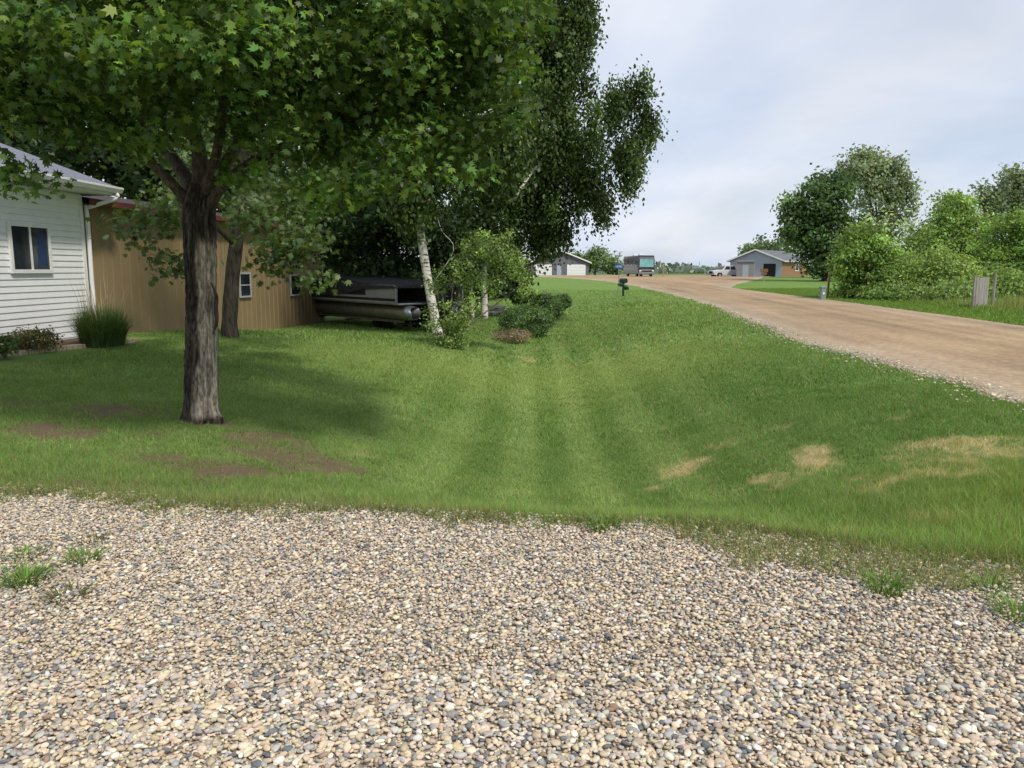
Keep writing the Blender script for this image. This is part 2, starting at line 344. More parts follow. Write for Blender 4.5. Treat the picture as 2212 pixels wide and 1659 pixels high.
# road
ry=np.concatenate([np.arange(-20,40,.35),np.arange(40,151,1.0)]); m_=60; V=[];cl=[]
for y in ry:
    a=float(xl(y))-.30+.5*(float(vn(np.array(y),np.array(0.),1.1,11))-.5)+.25*(float(vn(np.array(y),np.array(9.),.4,12))-.5); b=float(xr(y))+.2-.4*(float(vn(np.array(y),np.array(5.),1.5,13))-.5)
    tt=np.arange(m_)/(m_-1); tt=tt+.06*np.sin(2*PI*tt)*-1*.5; xx=a+(b-a)*tt; yy=np.full(m_,y)
    dE=np.minimum(tt,1-tt)*(b-a)
    zz=hh(xx,yy)+.012+.05*np.sin(PI*tt)+.0004*max(0,y-40)+.012*(vn(xx,yy,.9,17)-.5)-.045*np.exp(-dE/.12)
    lat=(xx-float(xl(y)))
    v=vn(xx,yy,1.6,14); u=vn(lat*2.6,yy*.10,1.0,15); v2=vn(xx,yy*.6,5,16)
    trk=sum(np.exp(-((lat-p_-.25*(float(vn(np.array(y),np.array(p_),9,18))-.5))/.28)**2) for p_ in (1.6,3.3,4.9,6.5))
    ed=np.exp(-dE/.85)*(.5+.8*v)
    c=np.array([.345,.248,.152])[None]*(.42+.33*v+.52*u+.30*v2)[:,None]*(1-.15*trk)[:,None]; ed=np.clip(.8*ed,0,1)[:,None]; c=c*(1-ed)+ed*np.array([.40,.345,.275])
    V+=list(np.stack([xx,yy,zz],1)); cl+=list(c)
q=[]
for i in range(len(ry)-1):
    for k in range(m_-1): q+=[i*m_+k,i*m_+k+1,(i+1)*m_+k+1,(i+1)*m_+k]
me=npmesh('road',np.array(V),q,np.arange(len(q)//4)*4,np.array(cl),True)
tag(link('road',me,M_road),'tan dirt and gravel road running to a junction','road',kind='structure')
# ------------------------------------------------------------------ pebbles
def ico(s):
    b=bmesh.new(); bmesh.ops.create_icosphere(b,subdivisions=s,radius=1); b.verts.ensure_lookup_table()
    v=np.array([list(x.co) for x in b.verts]); f=np.array([[x.index for x in g.verts] for g in b.faces]); b.free(); return v,f
PAL=np.array([(.64,.535,.395),(.53,.425,.295),(.47,.39,.30),(.34,.325,.30),(.15,.157,.165),(.68,.635,.54),(.28,.195,.135),(.57,.47,.295),(.45,.425,.385)])
PW=np.array([.25,.20,.11,.13,.075,.075,.025,.04,.11]); PW/=PW.sum()
rg=np.random.default_rng(5)
def pebbles(P,r,lvl):
    v,f=ico(lvl); n=len(P); k=len(v)
    s=np.stack([r*rg.uniform(.9,1.5,n),r*rg.uniform(.65,1.05,n),r*rg.uniform(.40,.65,n)],1)
    kk=rg.normal(0,1.5,(n,3)); ph=rg.uniform(0,6,n)
    df=1+.19*np.sin(v@kk.T+ph).T+.10*np.sin(2.3*(v@kk[:, [1,2,0]].T)+ph*2).T
    q=v[None]*df[:,:,None]*s[:,None,:]
    a=rg.uniform(0,2*PI,n); b=rg.normal(0,.32,n)
    ca,sa,cb_,sb=np.cos(a),np.sin(a),np.cos(b),np.sin(b)
    y2=q[:,:,1]*cb_[:,None]-q[:,:,2]*sb[:,None]; z2=q[:,:,1]*sb[:,None]+q[:,:,2]*cb_[:,None]
    xx=q[:,:,0]*ca[:,None]-y2*sa[:,None]; yy=q[:,:,0]*sa[:,None]+y2*ca[:,None]
    V=np.stack([xx,yy,z2],2)+P[:,None,:]
    col=PAL[rg.choice(len(PAL),n,p=PW)]*np.exp(.13*rg.normal(0,1,(n,1)))*(1+.03*rg.normal(0,1,(n,3)))
    ff=(f[None]+(np.arange(n)*k)[:,None,None]).reshape(-1)
    return V.reshape(-1,3),ff,np.repeat(np.clip(col,.02,.85),k,0)
sp=.0182; GX,GY=np.meshgrid(np.arange(-5.2,5.4,sp),np.arange(1.9,6.0,sp)); px_=GX.ravel()+rg.uniform(-.5,.5,GX.size)*sp; py_=GY.ravel()+rg.uniform(-.5,.5,GX.size)*sp
k=(np.abs(px_)<.71*py_+.45)&(py_<edge(px_)+.05+.09*rg.normal(0,1,px_.size))
rightthin=S(2.0,3.2,px_)*S(3.3,3.75,py_); k&=rg.uniform(0,1,px_.size)>rightthin*.7*vn(px_,py_,.4,19)*1.4
px_,py_=px_[k],py_[k]; n=len(px_); r=.0088*np.exp(.30*rg.normal(0,1,n)); r=np.clip(r,.005,.0155)
P1=np.stack([px_,py_,hh(px_,py_)+r*.15-.005],1)
ex=rg.choice(n,int(n*.38),replace=False); r2=np.clip(.0093*np.exp(.33*rg.normal(0,1,len(ex))),.005,.0172)
P2=np.stack([px_[ex]+rg.normal(0,.01,len(ex)),py_[ex]+rg.normal(0,.01,len(ex)),hh(px_[ex],py_[ex])+.003+rg.uniform(0,.004,len(ex))],1)
m=3600; yy=rg.uniform(7.5,30,m); xx=xl(yy)+.32*rg.normal(0,1,m)+.05; P3=np.stack([xx,yy,hh(xx,yy)+.012],1); r3=np.clip(.015*np.exp(.3*rg.normal(0,1,m)),.01,.03)
PA=np.vstack([P1,P2,P3]); ra=np.concatenate([r,r2,r3]); near=PA[:,1]<2.9
VV=[];FF=[];CC=[];off=0
for lv,kk in ((2,near),(1,~near)):
    v,f,c=pebbles(PA[kk],ra[kk],lv); VV.append(v);FF.append(f+off);CC.append(c);off+=len(v)
FF=np.concatenate(FF); me=npmesh('gravel_stones',np.vstack(VV),FF,np.arange(len(FF)//3)*3,np.vstack(CC),True)
tag(link('gravel_stones',me,M_stone),'loose cream, tan and grey pebbles covering the driveway','gravel',kind='stuff')
# ------------------------------------------------------------------ grass blades
rg=np.random.default_rng(9)
def scatter(y0,y1,dens,hm,wm,xlim=None):
    A=(y1-y0)*(1.5*y1+1.6); n=int(A*dens); y=rg.uniform(y0,y1,n); x=rg.uniform(-.76*y1-.8,.76*y1+.8,n)
    k=(np.abs(x)<.76*y+.8)&(y>edge(x)-.03+.08*rg.normal(0,1,n))&(x<xl(y)+.22*rg.normal(0,1,n)-.15)&(x>-8.6+.14*(y-16)*(y>16)+.25)
    k&=~((x<-7.4)&(y<16.2)&(y>10.5)) 
    md=mask(x,y,DIRT,8); k&=rg.uniform(0,1,n)>md*1.0
    k&=rg.uniform(0,1,n)>.45*mask(x,y,DRY_LIT,7)
    x,y=x[k],y[k]; n=len(x)
    hgt=hm*np.exp(.28*rg.normal(0,1,n))*(1+1.1*S(1.5,3.5,x)*(1-S(5,7,y)))*(1+.8*np.exp(-np.abs(y-edge(x))/.25))
    hgt*=.7+.6*vn(x,y,.35,21)
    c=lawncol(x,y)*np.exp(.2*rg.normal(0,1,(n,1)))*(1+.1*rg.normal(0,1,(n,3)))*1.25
    dr=rg.uniform(0,1,n)<.08; c[dr]=np.array([.38,.33,.17])
    return np.stack([x,y,hh(x,y)-.022],1),hgt,np.full(n,wm)*rg.uniform(.7,1.4,n),np.clip(c,.004,.8)
parts=[scatter(3.6,7,6400,.042,.0042),scatter(7,11,2600,.040,.007),scatter(11,18,850,.044,.013),scatter(18,34,210,.055,.03),scatter(34,62,50,.07,.06)]
P=np.vstack([p[0] for p in parts]);h_=np.concatenate([p[1] for p in parts]);w_=np.concatenate([p[2] for p in parts]);c_=np.vstack([p[3] for p in parts])
tag(blades('lawn_grass',P,h_,w_,.8,c_,rg,M_blade),'short mown green grass blades of the lawn','grass',kind='stuff')
n=34000; x=rg.uniform(1.0,4.4,n); y=rg.uniform(2.9,4.9,n); mm=vn(x,y,.32,31)*(.16+1.05*S(3.1,4.1,y+.3*(x-2.6))); k=(y<edge(x)+.1)&(mm>.42+.1*rg.uniform(0,1,n))&(x<.78*y+.3)
x,y=x[k],y[k]
n2_=9000; x2=rg.uniform(-5,3,n2_); y2_=edge(x2)-rg.exponential(.09,n2_)*(.3+1.6*vn(x2,x2*0,.3,37)); k2=vn(x2,y2_,.14,38)>.46; x=np.concatenate([x,x2[k2]]); y=np.concatenate([y,y2_[k2]]); n=len(x)
c=np.array([.20,.255,.08])*np.exp(.3*rg.normal(0,1,(n,1))); c[rg.uniform(0,1,n)<.2]=np.array([.36,.31,.16])
tag(blades('creeping_grass',np.stack([x,y,0*x],1),.052*np.exp(.35*rg.normal(0,1,n)),np.full(n,.005),.9,c,rg,M_blade),'thin grass creeping onto the gravel along the lawn edge','grass',kind='stuff')
n=60000; y=rg.uniform(18,64,n); x=xr(y)+rg.exponential(3.2,n)-.1; k=x<.8*y+3; x,y=x[k],y[k]; n=len(x)
tall=S(2.2,4.5,x-xr(y))*(1-S(44,52,y)); hg=(.09+.55*tall*vn(x,y,1.2,41))*np.exp(.25*rg.normal(0,1,n))
c=(np.array([.17,.275,.055])*(1-tall[:,None])+tall[:,None]*np.array([.27,.32,.11]))*np.exp(.22*rg.normal(0,1,(n,1)))
tag(blades('verge_grass',np.stack([x,y,hh(x,y)-.02],1),hg,.05+.0*y,.5,c,rg,M_blade),'taller pale grass on the verge across the road','grass',kind='stuff')
for px,py,n,h,sp_,lab in [(180,1212,90,.07,.12,'small bright weed tuft in gravel below the maple'),(55,1258,170,.08,.20,'broad low weed patch at left edge of gravel'),(140,1292,60,.05,.15,'thin dull weed patch below the broad left one'),(55,1203,60,.05,.13,'sparse short weed tuft nearest the grass at far left'),
    (1915,1280,130,.10,.17,'spiky grass clump in gravel on the right'),(1300,1142,110,.10,.18,'long bladed grass clump at centre gravel edge'),(1510,1146,40,.06,.09,'tiny grass sprig right of the centre clump'),(2140,1275,80,.06,.18,'wispy flat weed patch near right picture edge'),(2195,1330,90,.09,.14,'weed clump cut by right picture edge'),(200,1168,40,.05,.12,'faint dry weed in gravel under grass edge, left')]:
    b=gnd(px,py); b[2]=0.0
    o=tuft('weed_tuft',(0,0,0),n,h,sp_,.008,(.16,.28,.055) if 'dull' not in lab and 'dry' not in lab else (.17,.18,.075),px,rad_=.09); o.location=b; tag(o,lab,'weed')

# ================================================================== WHITE HOUSE
def frame_at(B,dirv): return math.atan2(dirv[1],dirv[0])
def hit(px,py,B,dv):
    d=ray(px,py); r=d[0]/d[1]; s=(r*B[1]-B[0])/(dv[0]-r*dv[1]); Yh=B[1]+s*dv[1]; return s,CAMZ+d[2]/d[1]*Yh
def window(root,x0,x1,z0,z1,mf,mg,split='v',fw=.06,y=.0,sill=True,pw=.045):
    f=MB(); f.box(x0-fw,x1+fw,y,y+pw,z1,z1+fw); f.box(x0-fw,x1+fw,y,y+pw,z0-fw,z0); f.box(x0-fw,x0,y,y+pw,z0,z1); f.box(x1,x1+fw,y,y+pw,z0,z1)
    wf=f.build('window',mf,root,bevel=.004)
    m=MB()
    if split=='v': m.box((x0+x1)/2-.022,(x0+x1)/2+.022,y+.005,y+pw-.008,z0,z1)
    elif split=='h': m.box(x0,x1,y+.005,y+pw-.008,(z0+z1)/2-.015,(z0+z1)/2+.015)
    if split: m.build('mullion',mf,wf)
    g=MB(); g.box(x0,x1,y+.004,y+pw*.55,z0,z1); g.build('pane',mg,wf)
    return wf
B=np.array([-8.72,16.0]); dv=np.array([-math.sin(rad(3)),-math.cos(rad(3))]); zb=.05
H=thing('white_house','white vinyl sided house with grey hip roof at left edge','house',(B[0],B[1],0),frame_at(B,dv))
w_=MB(); z=zb; bh=.115; LN=13.0
w_.box(0,LN,-8,-.003,zb-.3,3.12)
k=0
while z<3.08:
    a,b=z,min(z+bh,3.1)
    w_.add([(0.0,.018,a),(LN,.018,a),(LN,.003,b),(0.0,.003,b),(0.0,-.002,a),(LN,-.002,a)],[(0,1,2,3),(4,5,1,0)]); z+=bh
w_.build('wall',M_white,H)
t=MB(); t.box(-.02,.09,-.09,.026,zb,3.1); t.build('corner_trim',M_whitetrim,H,bevel=.004)
s0,z0=hit(108,588,B,dv); s1,z1=hit(12,482,B,dv); _,zt=hit(108,488,B,dv)
win=window(H,s0+.05,s1-.05,z0+.05,(z1+zt)/2-.05,M_whitetrim,M_glass,'v',.07,.012,pw=.05)
M_blue=mat('blue_curtain',(.015,.03,.08),(.03,.06,.16),6,.3,spec=.5,stretch=(4,1,1))
c=MB(); c.box(s0+.10,s0+(s1-s0)*.33,.0405,.0425,z0+.1,z1-.15); c.build('curtain',M_blue,win)
ov=.5; ze=3.14
r_=MB()
A_=[(-ov,ov,ze),(LN+ov,ov,ze),(LN+ov,-8.5,ze),(-ov,-8.5,ze)]; Rg=[(4,-4,ze+2.15),(LN-4,-4,ze+2.15)]
A2=[(a,b,c+.16) for a,b,c in A_]; Rg=[(a,b,c+.16) for a,b,c in Rg]
r_.add(A2+Rg,[(0,1,5,4),(1,2,5),(2,3,4,5),(3,0,4)])
roof=r_.build('roof',M_shingle,H)
f_=MB(); f_.box(-ov,LN+ov,ov-.02,ov,ze-.02,ze+.155); f_.box(-ov,-ov+.02,-8.5,ov-.02,ze-.02,ze+.155); f_.build('fascia',M_whitetrim,roof)
f_=MB(); f_.box(-ov+.02,LN+ov,.03,ov-.02,ze-.02,ze-.008); f_.box(-ov+.02,-.03,-8.4,.03,ze-.02,ze-.008); f_.build('soffit',M_white,roof)
g=MB(); pts=[(-ov-.02,ov+.002,ze+.14),(-ov-.02,ov+.13,ze+.14),(-ov-.02,ov+.13,ze+.10),(-ov-.02,ov+.09,ze+.02),(-ov-.02,ov+.002,ze+.02)]; g.prism(pts,(LN+1,0,0)); g.build('gutter',M_whitetrim,roof)
d_=MB(); d_.tube([(-.35,ov+.05,ze+.02),(-.35,ov+.05,ze-.10),(-.12,.09,ze-.28),(-.08,.07,ze-.5),(-.08,.07,.15),(-.08,.2,.08)],[.045]*6,8,sub=2); d_.build('downspout',M_whitetrim,H,smooth=True)
# ================================================================== TAN SHED
A=np.array([-8.80,16.12]); B2=np.array([-7.0,28.8]); dv2=(A-B2)/np.linalg.norm(A-B2); LS=float(np.linalg.norm(A-B2))
SH=thing('steel_shed','long tan ribbed steel shed with maroon roof edge behind the maple','shed',(B2[0],B2[1],0),frame_at(B2,dv2))
w_=MB(); pr=[]; x=0
while x<LS:
    for dx_,dy_ in ((0,0),(.20,0),(.21,.014),(.23,.014),(.24,0)): 
        if x+dx_<=LS+.01: pr.append((x+dx_,dy_))
    x+=.3000001
for i in range(len(pr)-1):
    (a,b),(c,d)=pr[i],pr[i+1]
    if c-a<1e-4: continue
    w_.add([(a,b,-.6),(c,d,-.6),(c,d,2.95),(a,b,2.95)],[(0,1,2,3)])
w_.box(0,LS,-9,-.004,-.6,2.95); w_.build('wall',M_tan,SH)
t=MB(); t.box(-.03,.12,-.1,.034,-.6,2.95); t.build('corner_trim',M_tan,SH)
t=MB(); t.box(-.3,LS+.1,.28,.32,2.90,3.02); t.build('eave_trim',M_maroon,SH)
M_redroof=mat('dark_metal_roof',(.055,.045,.045),(.085,.07,.068),5,.6)
r_=MB(); r_.add([(-.3,.3,3.025),(LS,.3,3.025),(LS,-4.5,3.8),(-.3,-4.5,3.8),(-.3,-9.3,3.025),(LS,-9.3,3.025)],[(0,1,2,3),(3,2,5,4)]); r_.build('roof',M_redroof,SH)
for (pa,pb,ya,yb) in ((516,538,590,645),(626,647,594,641)):
    sA,zA=hit(pa,yb,B2,dv2); sB,zB=hit(pb,ya,B2,dv2)
    window(SH,min(sA,sB)+.05,max(sA,sB)-.05,zA+.07,zB-.03,M_greytrim,M_glass,'h',.05,.016)

# ================================================================== planting by the house
def bedline(t): return gnd(-60+355*t,775-38*t)
bd=MB(); 
for i in range(14):
    t0,t1=i/14,(i+1)/14; p=bedline(t0);q_=bedline(t1); 
    bd.add([(p[0],p[1],gz(p[0],p[1])+.01),(q_[0],q_[1],gz(q_[0],q_[1])+.01),(-8.74,q_[1]+.3,gz(-8.7,q_[1])+.03),(-8.76,p[1]+.3,gz(-8.7,p[1])+.03)],[(0,1,2,3)])
tag(bd.build('planting_bed',M_mulch),'brown mulch planting bed along the white house','planting bed',kind='structure')
ed=MB(); rg=np.random.default_rng(3)
for i in range(30):
    p=bedline(i/30);q_=bedline((i+.92)/30); d=q_-p; d[2]=0; l=np.linalg.norm(d); d/=l; nn=np.array([-d[1],d[0],0])*.05
    zz=gz(p[0],p[1]); hgt=.05+.02*rg.uniform(); a=[p-nn,q_-nn,q_+nn,p+nn]; a=[(v[0],v[1],zz-.05) for v in a]; ed.prism(a,(0,0,.05+hgt))
tag(ed.build('stone_edging',M_edge,bevel=.015),'low tan stone edging curving round the house bed','edging')
b=at(222,735,14.3); b[2]=gz(b[0],b[1])
OG=thing('ornamental_grass','tall fountain grass with tan plumes at the house corner','ornamental grass',b)
tuft('foliage',(0,0,0),2600,.90,.50,.012,(.095,.16,.05),51,OG,bend=1.2,rad_=.36)
tuft('plumes',(0,0,.0),90,1.40,.5,.013,(.42,.33,.25),52,OG,bend=.2,rad_=.28)
def shrub(name,label,px,py,Y,rx,ry,col,seed,leaf=.05,n=40,per=30,group=None,cat='shrub',yel=.15,rd=None,sh=.55,cv=.22,sg=.22):
    if Y is None: Y=float(gnd(px,py+ry)[1])+.3
    k=Y/FP; c=at(px,py,Y); base=(c[0],Y,gz(c[0],Y)); r=(rx*k,(rd or rx*k),ry*k)
    st=[]; rg=np.random.default_rng(seed)
    for i in range(5):
        a=rg.uniform(0,6.28); st.append(([base,(c[0]+.3*r[0]*math.cos(a),c[1]+.3*r[1]*math.sin(a),(base[2]+c[2])/2),(c[0]+.7*r[0]*math.cos(a),c[1]+.7*r[1]*math.sin(a),c[2]+.3*r[2])],[.02,.014,.006]))
    return tree(name,label,base,st,[(c,r,n)],per,tuple(sg*v for v in r),leaf,DIAM,col,seed,M_twig,cat,group,shell=sh,crown='foliage',tr='stems',yel=yel,outw=1.0,sub=2,cv=cv)
shrub('shrub','low rust tipped barberry shrub under the house window',72,735,13.2,48,24,(.10,.10,.036),61,.05,60,34,yel=.4)
shrub('shrub','small green shrub cut by left picture edge',8,745,12.2,30,18,(.09,.14,.036),62,.05,30,34)

# ================================================================== BIG MAPLE
mb_=gnd(437,905); Yb=float(mb_[1])
rg=np.random.default_rng(77)
MT=thing('maple_tree','large maple with scarred half bare trunk on the front lawn','tree',mb_)
def tp(px,py,Y): return at(px,py,Y)
tr=MB()
kx=Yb/FP
path=[tp(437,928,Yb),tp(437,900,Yb),tp(436,860,Yb),tp(436,780,Yb),tp(437,700,Yb),tp(436,640,Yb),tp(433,560,Yb),tp(430,480,Yb),tp(432,440,Yb),tp(436,400,Yb)]
wid=[100,82,73,69,68,65,66,67,62,46]
tr.tube(path,[wv*.5*kx for wv in wid],90,.004,1,16)
NT=len(tr.v)
V=np.array(tr.v); pth=np.array(path); cx=np.interp(V[:,2],pth[:,2],pth[:,0]); th=np.arctan2(V[:,0]-cx,-(V[:,1]-Yb)); zz=V[:,2]-mb_[2]
ang=(V[:,0]-cx)/(36*kx)
nb=vn(ang*.5,zz*.55,.35,4)
bare=S(-.15,.25,ang+1.1*(nb-.5))*(1-S(1.85,2.1,zz))*S(.0,.12,zz)*(V[:,1]<Yb+.1)
wob=.12*(vn(zz*1.0,th*.6,.22,36)-.5)
rdg=np.abs(2*vn(th+wob*3,zz*.30,.15,33)-1); rdg2=vn(th+wob,zz*1.1,.07,34)
flare=np.exp(-np.clip(zz,0,9)/.10)*.035*np.sin(th*5+1.0)
disp=(1-bare)*(.036*(rdg-.35)+.024*(rdg2-.5))+bare*(.009*(rdg2-.5)-.016)+flare
dn=np.stack([np.sin(th),-np.cos(th),0*th],1); V2=V+dn*disp[:,None]
scar=np.exp(-((((V[:,0]-tp(466,662,Yb)[0])/.05)**2)+((V[:,2]-tp(466,662,Yb)[2])/.17)**2)); V2=V2-dn*(.03*scar)[:,None]
tr.v=[tuple(p) for p in V2]
cbk=np.array([.135,.115,.094])[None]*(.20+1.7*np.clip(rdg*1.2,0,1)*rdg2)[:,None]; cw=np.array([.46,.385,.305])[None]*(.28+1.25*vn(th*1.3,zz*.5,.12,6))[:,None]
bb_=np.clip(bare*1.7*(.2+1.2*vn(th*2,zz*.9,.15,8)),0,1)[:,None]
vc=(cbk*(1-bb_)+bb_*cw)*(1-.6*scar[:,None])
limbs=[([tp(424,475,Yb),tp(405,435,Yb),tp(365,390,Yb-.1),tp(300,325,Yb-.3),tp(220,240,Yb-.5),tp(100,160,Yb-.6)],[.075,.068,.055,.046,.035,.02]),
([tp(440,475,Yb),tp(462,425,Yb-.05),tp(510,375,Yb-.2),tp(570,338,Yb-.3),tp(650,300,Yb-.3),tp(800,240,Yb-.2),tp(960,180,Yb)],[.08,.07,.06,.055,.045,.035,.02]),
([tp(433,440,Yb),tp(430,330,Yb),tp(400,220,Yb),tp(380,60,Yb),tp(360,-150,Yb),tp(350,-400,Yb)],[.11,.08,.07,.06,.05,.03]),
([tp(440,430,Yb),tp(470,320,Yb-.3),tp(490,180,Yb-.7),tp(540,20,Yb-.9),tp(600,-200,Yb-1)],[.075,.05,.045,.04,.03]),
([tp(440,430,Yb),tp(520,300,Yb+.6),tp(620,150,Yb+1),tp(700,0,Yb+1.2),tp(800,-200,Yb+1.3)],[.08,.06,.05,.04,.02]),
([tp(430,430,Yb),tp(330,280,Yb+.8),tp(200,120,Yb+1.4),tp(80,-50,Yb+1.6)],[.08,.06,.04,.02]),
([tp(490,180,Yb-.7),tp(505,140,Yb-1.1),tp(485,100,Yb-1.4)],[.04,.03,.01]),
([tp(650,300,Yb-.3),tp(720,330,Yb-.5),tp(790,390,Yb-.7)],[.025,.016,.006]),([tp(300,325,Yb-.3),tp(200,300,Yb-.5),tp(120,310,Yb-.7)],[.025,.014,.005])]
for i,(p_,r_) in enumerate(limbs): tr.tube(p_,r_,14,.06,20+i,5)
V=np.array(tr.v)
vl=np.array([.10,.082,.064])[None]*(.5+1.0*vn(V[NT:,0]*3,V[NT:,2]*3,.3,6))[:,None]
vc=np.vstack([vc,vl])
o=tr.build('trunk',M_bark,MT,mb_,True)
a=o.data.attributes.new('col','FLOAT_COLOR','POINT'); cc=np.ones((len(V),4),dtype=np.float32); cc[:,:3]=vc; a.data.foreach_set('color',cc.ravel())
sc=MB(); sc.tube([tp(456,610,Yb-.13),tp(467,640,Yb-.15),tp(466,668,Yb-.16),tp(468,695,Yb-.15),tp(460,722,Yb-.13)],[.008,.02,.024,.02,.008],10,.08,5,4); sc.build('bark_callus',M_bark2,MT,mb_,True)
CL=[(30,180,7.3,100,55,.8,17),(10,80,7.6,150,120,1,40),(165,160,7.8,90,55,.8,16),(240,110,7.0,160,95,1,36),(335,205,8.3,80,50,.9,12),(450,70,6.8,200,120,1,44),(430,175,8.8,130,70,1,17),(620,130,7.6,165,105,1,38),(610,210,8.6,100,45,.9,11),(730,260,8,95,50,.9,15),(830,110,7.6,155,115,1,42),(870,225,8.2,100,50,.9,16),(970,160,8.2,100,95,.9,24),(1030,50,7.8,105,90,.9,27),(1085,140,8.3,46,65,.6,9),(1130,30,8.3,36,55,.6,7),
(15,375,7.0,14,30,.3,4),(640,340,8.3,34,22,.3,2),(230,240,7.9,36,30,.4,3),(1000,265,8.3,36,22,.4,3),(110,240,7.4,40,26,.4,3),(560,10,9.5,260,110,1,38),(200,0,9.5,260,100,1,38),(900,10,9.5,200,110,1,32)]
rq=np.random.default_rng(404)
for qx,qy in [(60,265),(120,250),(170,265),(225,275),(270,300),(320,270),(375,290),(500,280),(545,300),(590,270),(650,300),(690,330),(720,385),(755,330),(780,370),(815,330),(845,385),(880,300),(915,340),(950,280),(990,300),(1030,260),(1075,240),(1110,210),(1000,330),(700,420)]:
    CL.append((qx+rq.uniform(-12,12),qy+rq.uniform(-12,25),7.9+rq.uniform(-.7,.7),rq.uniform(12,26),rq.uniform(22,44),.25,int(rq.integers(2,4))))
cl=[pc(*c) for c in CL]
P,NN,J=clumps(rg,cl,44,(.17,.17,.085),.75,.3,.7,.15)
d0=leafcol(rg,J,(.082,.146,.031),.26,.38,.2)
P2,N2,J2=clumps(rg,[pc(520,372,Yb-.5,34,28,.2,7),],16,(.06,.06,.04),.8,.3,.6); c2=leafcol(rg,J2,(.16,.29,.055))
P3,N3,J3=clumps(rg,[pc(400,-220,8.4,520,170,2.8,70),pc(850,-160,8.4,360,140,2.4,42),pc(0,-160,8.4,330,140,2.4,38),pc(400,-520,8.4,420,220,2.2,60)],22,(.28,.28,.14),.9,.3,.6); c3=leafcol(rg,J3,(.08,.14,.03))
sizes=np.concatenate([np.full(len(P),.082),np.full(len(P2),.088),np.full(len(P3),.21)])
leafmesh('crown',np.vstack([P,P2,P3]),np.vstack([NN,N2,N3]),sizes,MAPLE,np.vstack([d0,c2,c3]),rg,M_leaf,MT,mb_)

# second tree behind the maple
b2=gnd(497,727); Y2=float(b2[1])
tree('silver_maple','darker slim trunked maple standing right behind the big maple',b2,
 [([tp(497,735,Y2),tp(496,690,Y2),tp(502,600,Y2),tp(512,500,Y2),tp(520,380,Y2),tp(520,100,Y2),tp(500,-100,Y2)],[.20,.17,.155,.145,.13,.10,.04]),([tp(508,530,Y2),tp(450,480,Y2-1),tp(380,470,Y2-2),tp(320,490,Y2-2.5)],[.06,.04,.03,.012]),([tp(513,500,Y2),tp(570,450,Y2),tp(630,490,Y2-.5),tp(670,560,Y2-1)],[.08,.06,.04,.012])],
 [pc(330,470,13,75,28,.6,11),pc(365,565,13,36,24,.4,5),pc(300,500,13,36,30,.4,4),pc(590,560,13.5,55,42,.6,10),pc(640,520,13.5,75,40,.7,16),pc(560,460,14,60,36,.7,12),pc(420,420,14,80,34,.7,10),pc(640,440,15,110,50,1,22),pc(540,300,16,240,150,2,90),pc(480,60,16,300,170,2,60),pc(690,590,13.5,30,25,.4,4)],
 24,(.20,.20,.13),.11,MAPLE,(.092,.142,.046),81,up=.7,outw=.4,rnd=.7,shell=.1)

# ================================================================== BIRCHES AND TREES IN THE MIDDLE
bb=gnd(945,727); YB=float(bb[1])
tree('birch_tree','leaning white barked birch with weeping crown beside the lilac',bb,
 [([tp(948,735,YB),tp(940,690,YB),tp(925,610,YB),tp(908,500,YB),tp(902,450,YB),tp(890,340,YB),tp(900,200,YB),tp(930,20,YB),tp(960,-180,YB)],[.16,.135,.125,.115,.11,.10,.08,.06,.03]),
  ([tp(897,330,YB-.2),tp(915,268,YB-2.2),tp(950,235,YB-2.4),tp(985,190,YB-2.2)],[.045,.045,.04,.015]),([tp(895,290,YB),tp(1040,248,YB-2.2),tp(1100,212,YB-2.4),tp(1140,150,YB-2.2)],[.06,.045,.04,.012]),
  ([tp(930,620,YB),tp(980,540,YB-.3),tp(955,500,YB-.3),tp(945,470,YB-.3)],[.012,.01,.008,.004])],
 [pc(890,360,YB,100,110,1.3,50),pc(1000,60,YB,170,110,1.5,90),pc(950,190,YB+.5,130,110,1.3,80),pc(875,430,YB-.3,60,60,.8,16),pc(830,200,YB+.5,120,130,1.5,46),pc(1030,-120,YB,220,120,2,40),pc(1040,330,YB,110,110,1.2,80)],
 120,(.22,.22,.42),.135,DIAM,(.078,.122,.036),91,M_birch,hang=1,up=.15,outw=.6,rnd=.7,rough=.03,cv=.42,shell=.02)
b3=gnd(1047,688); Y3=float(b3[1])
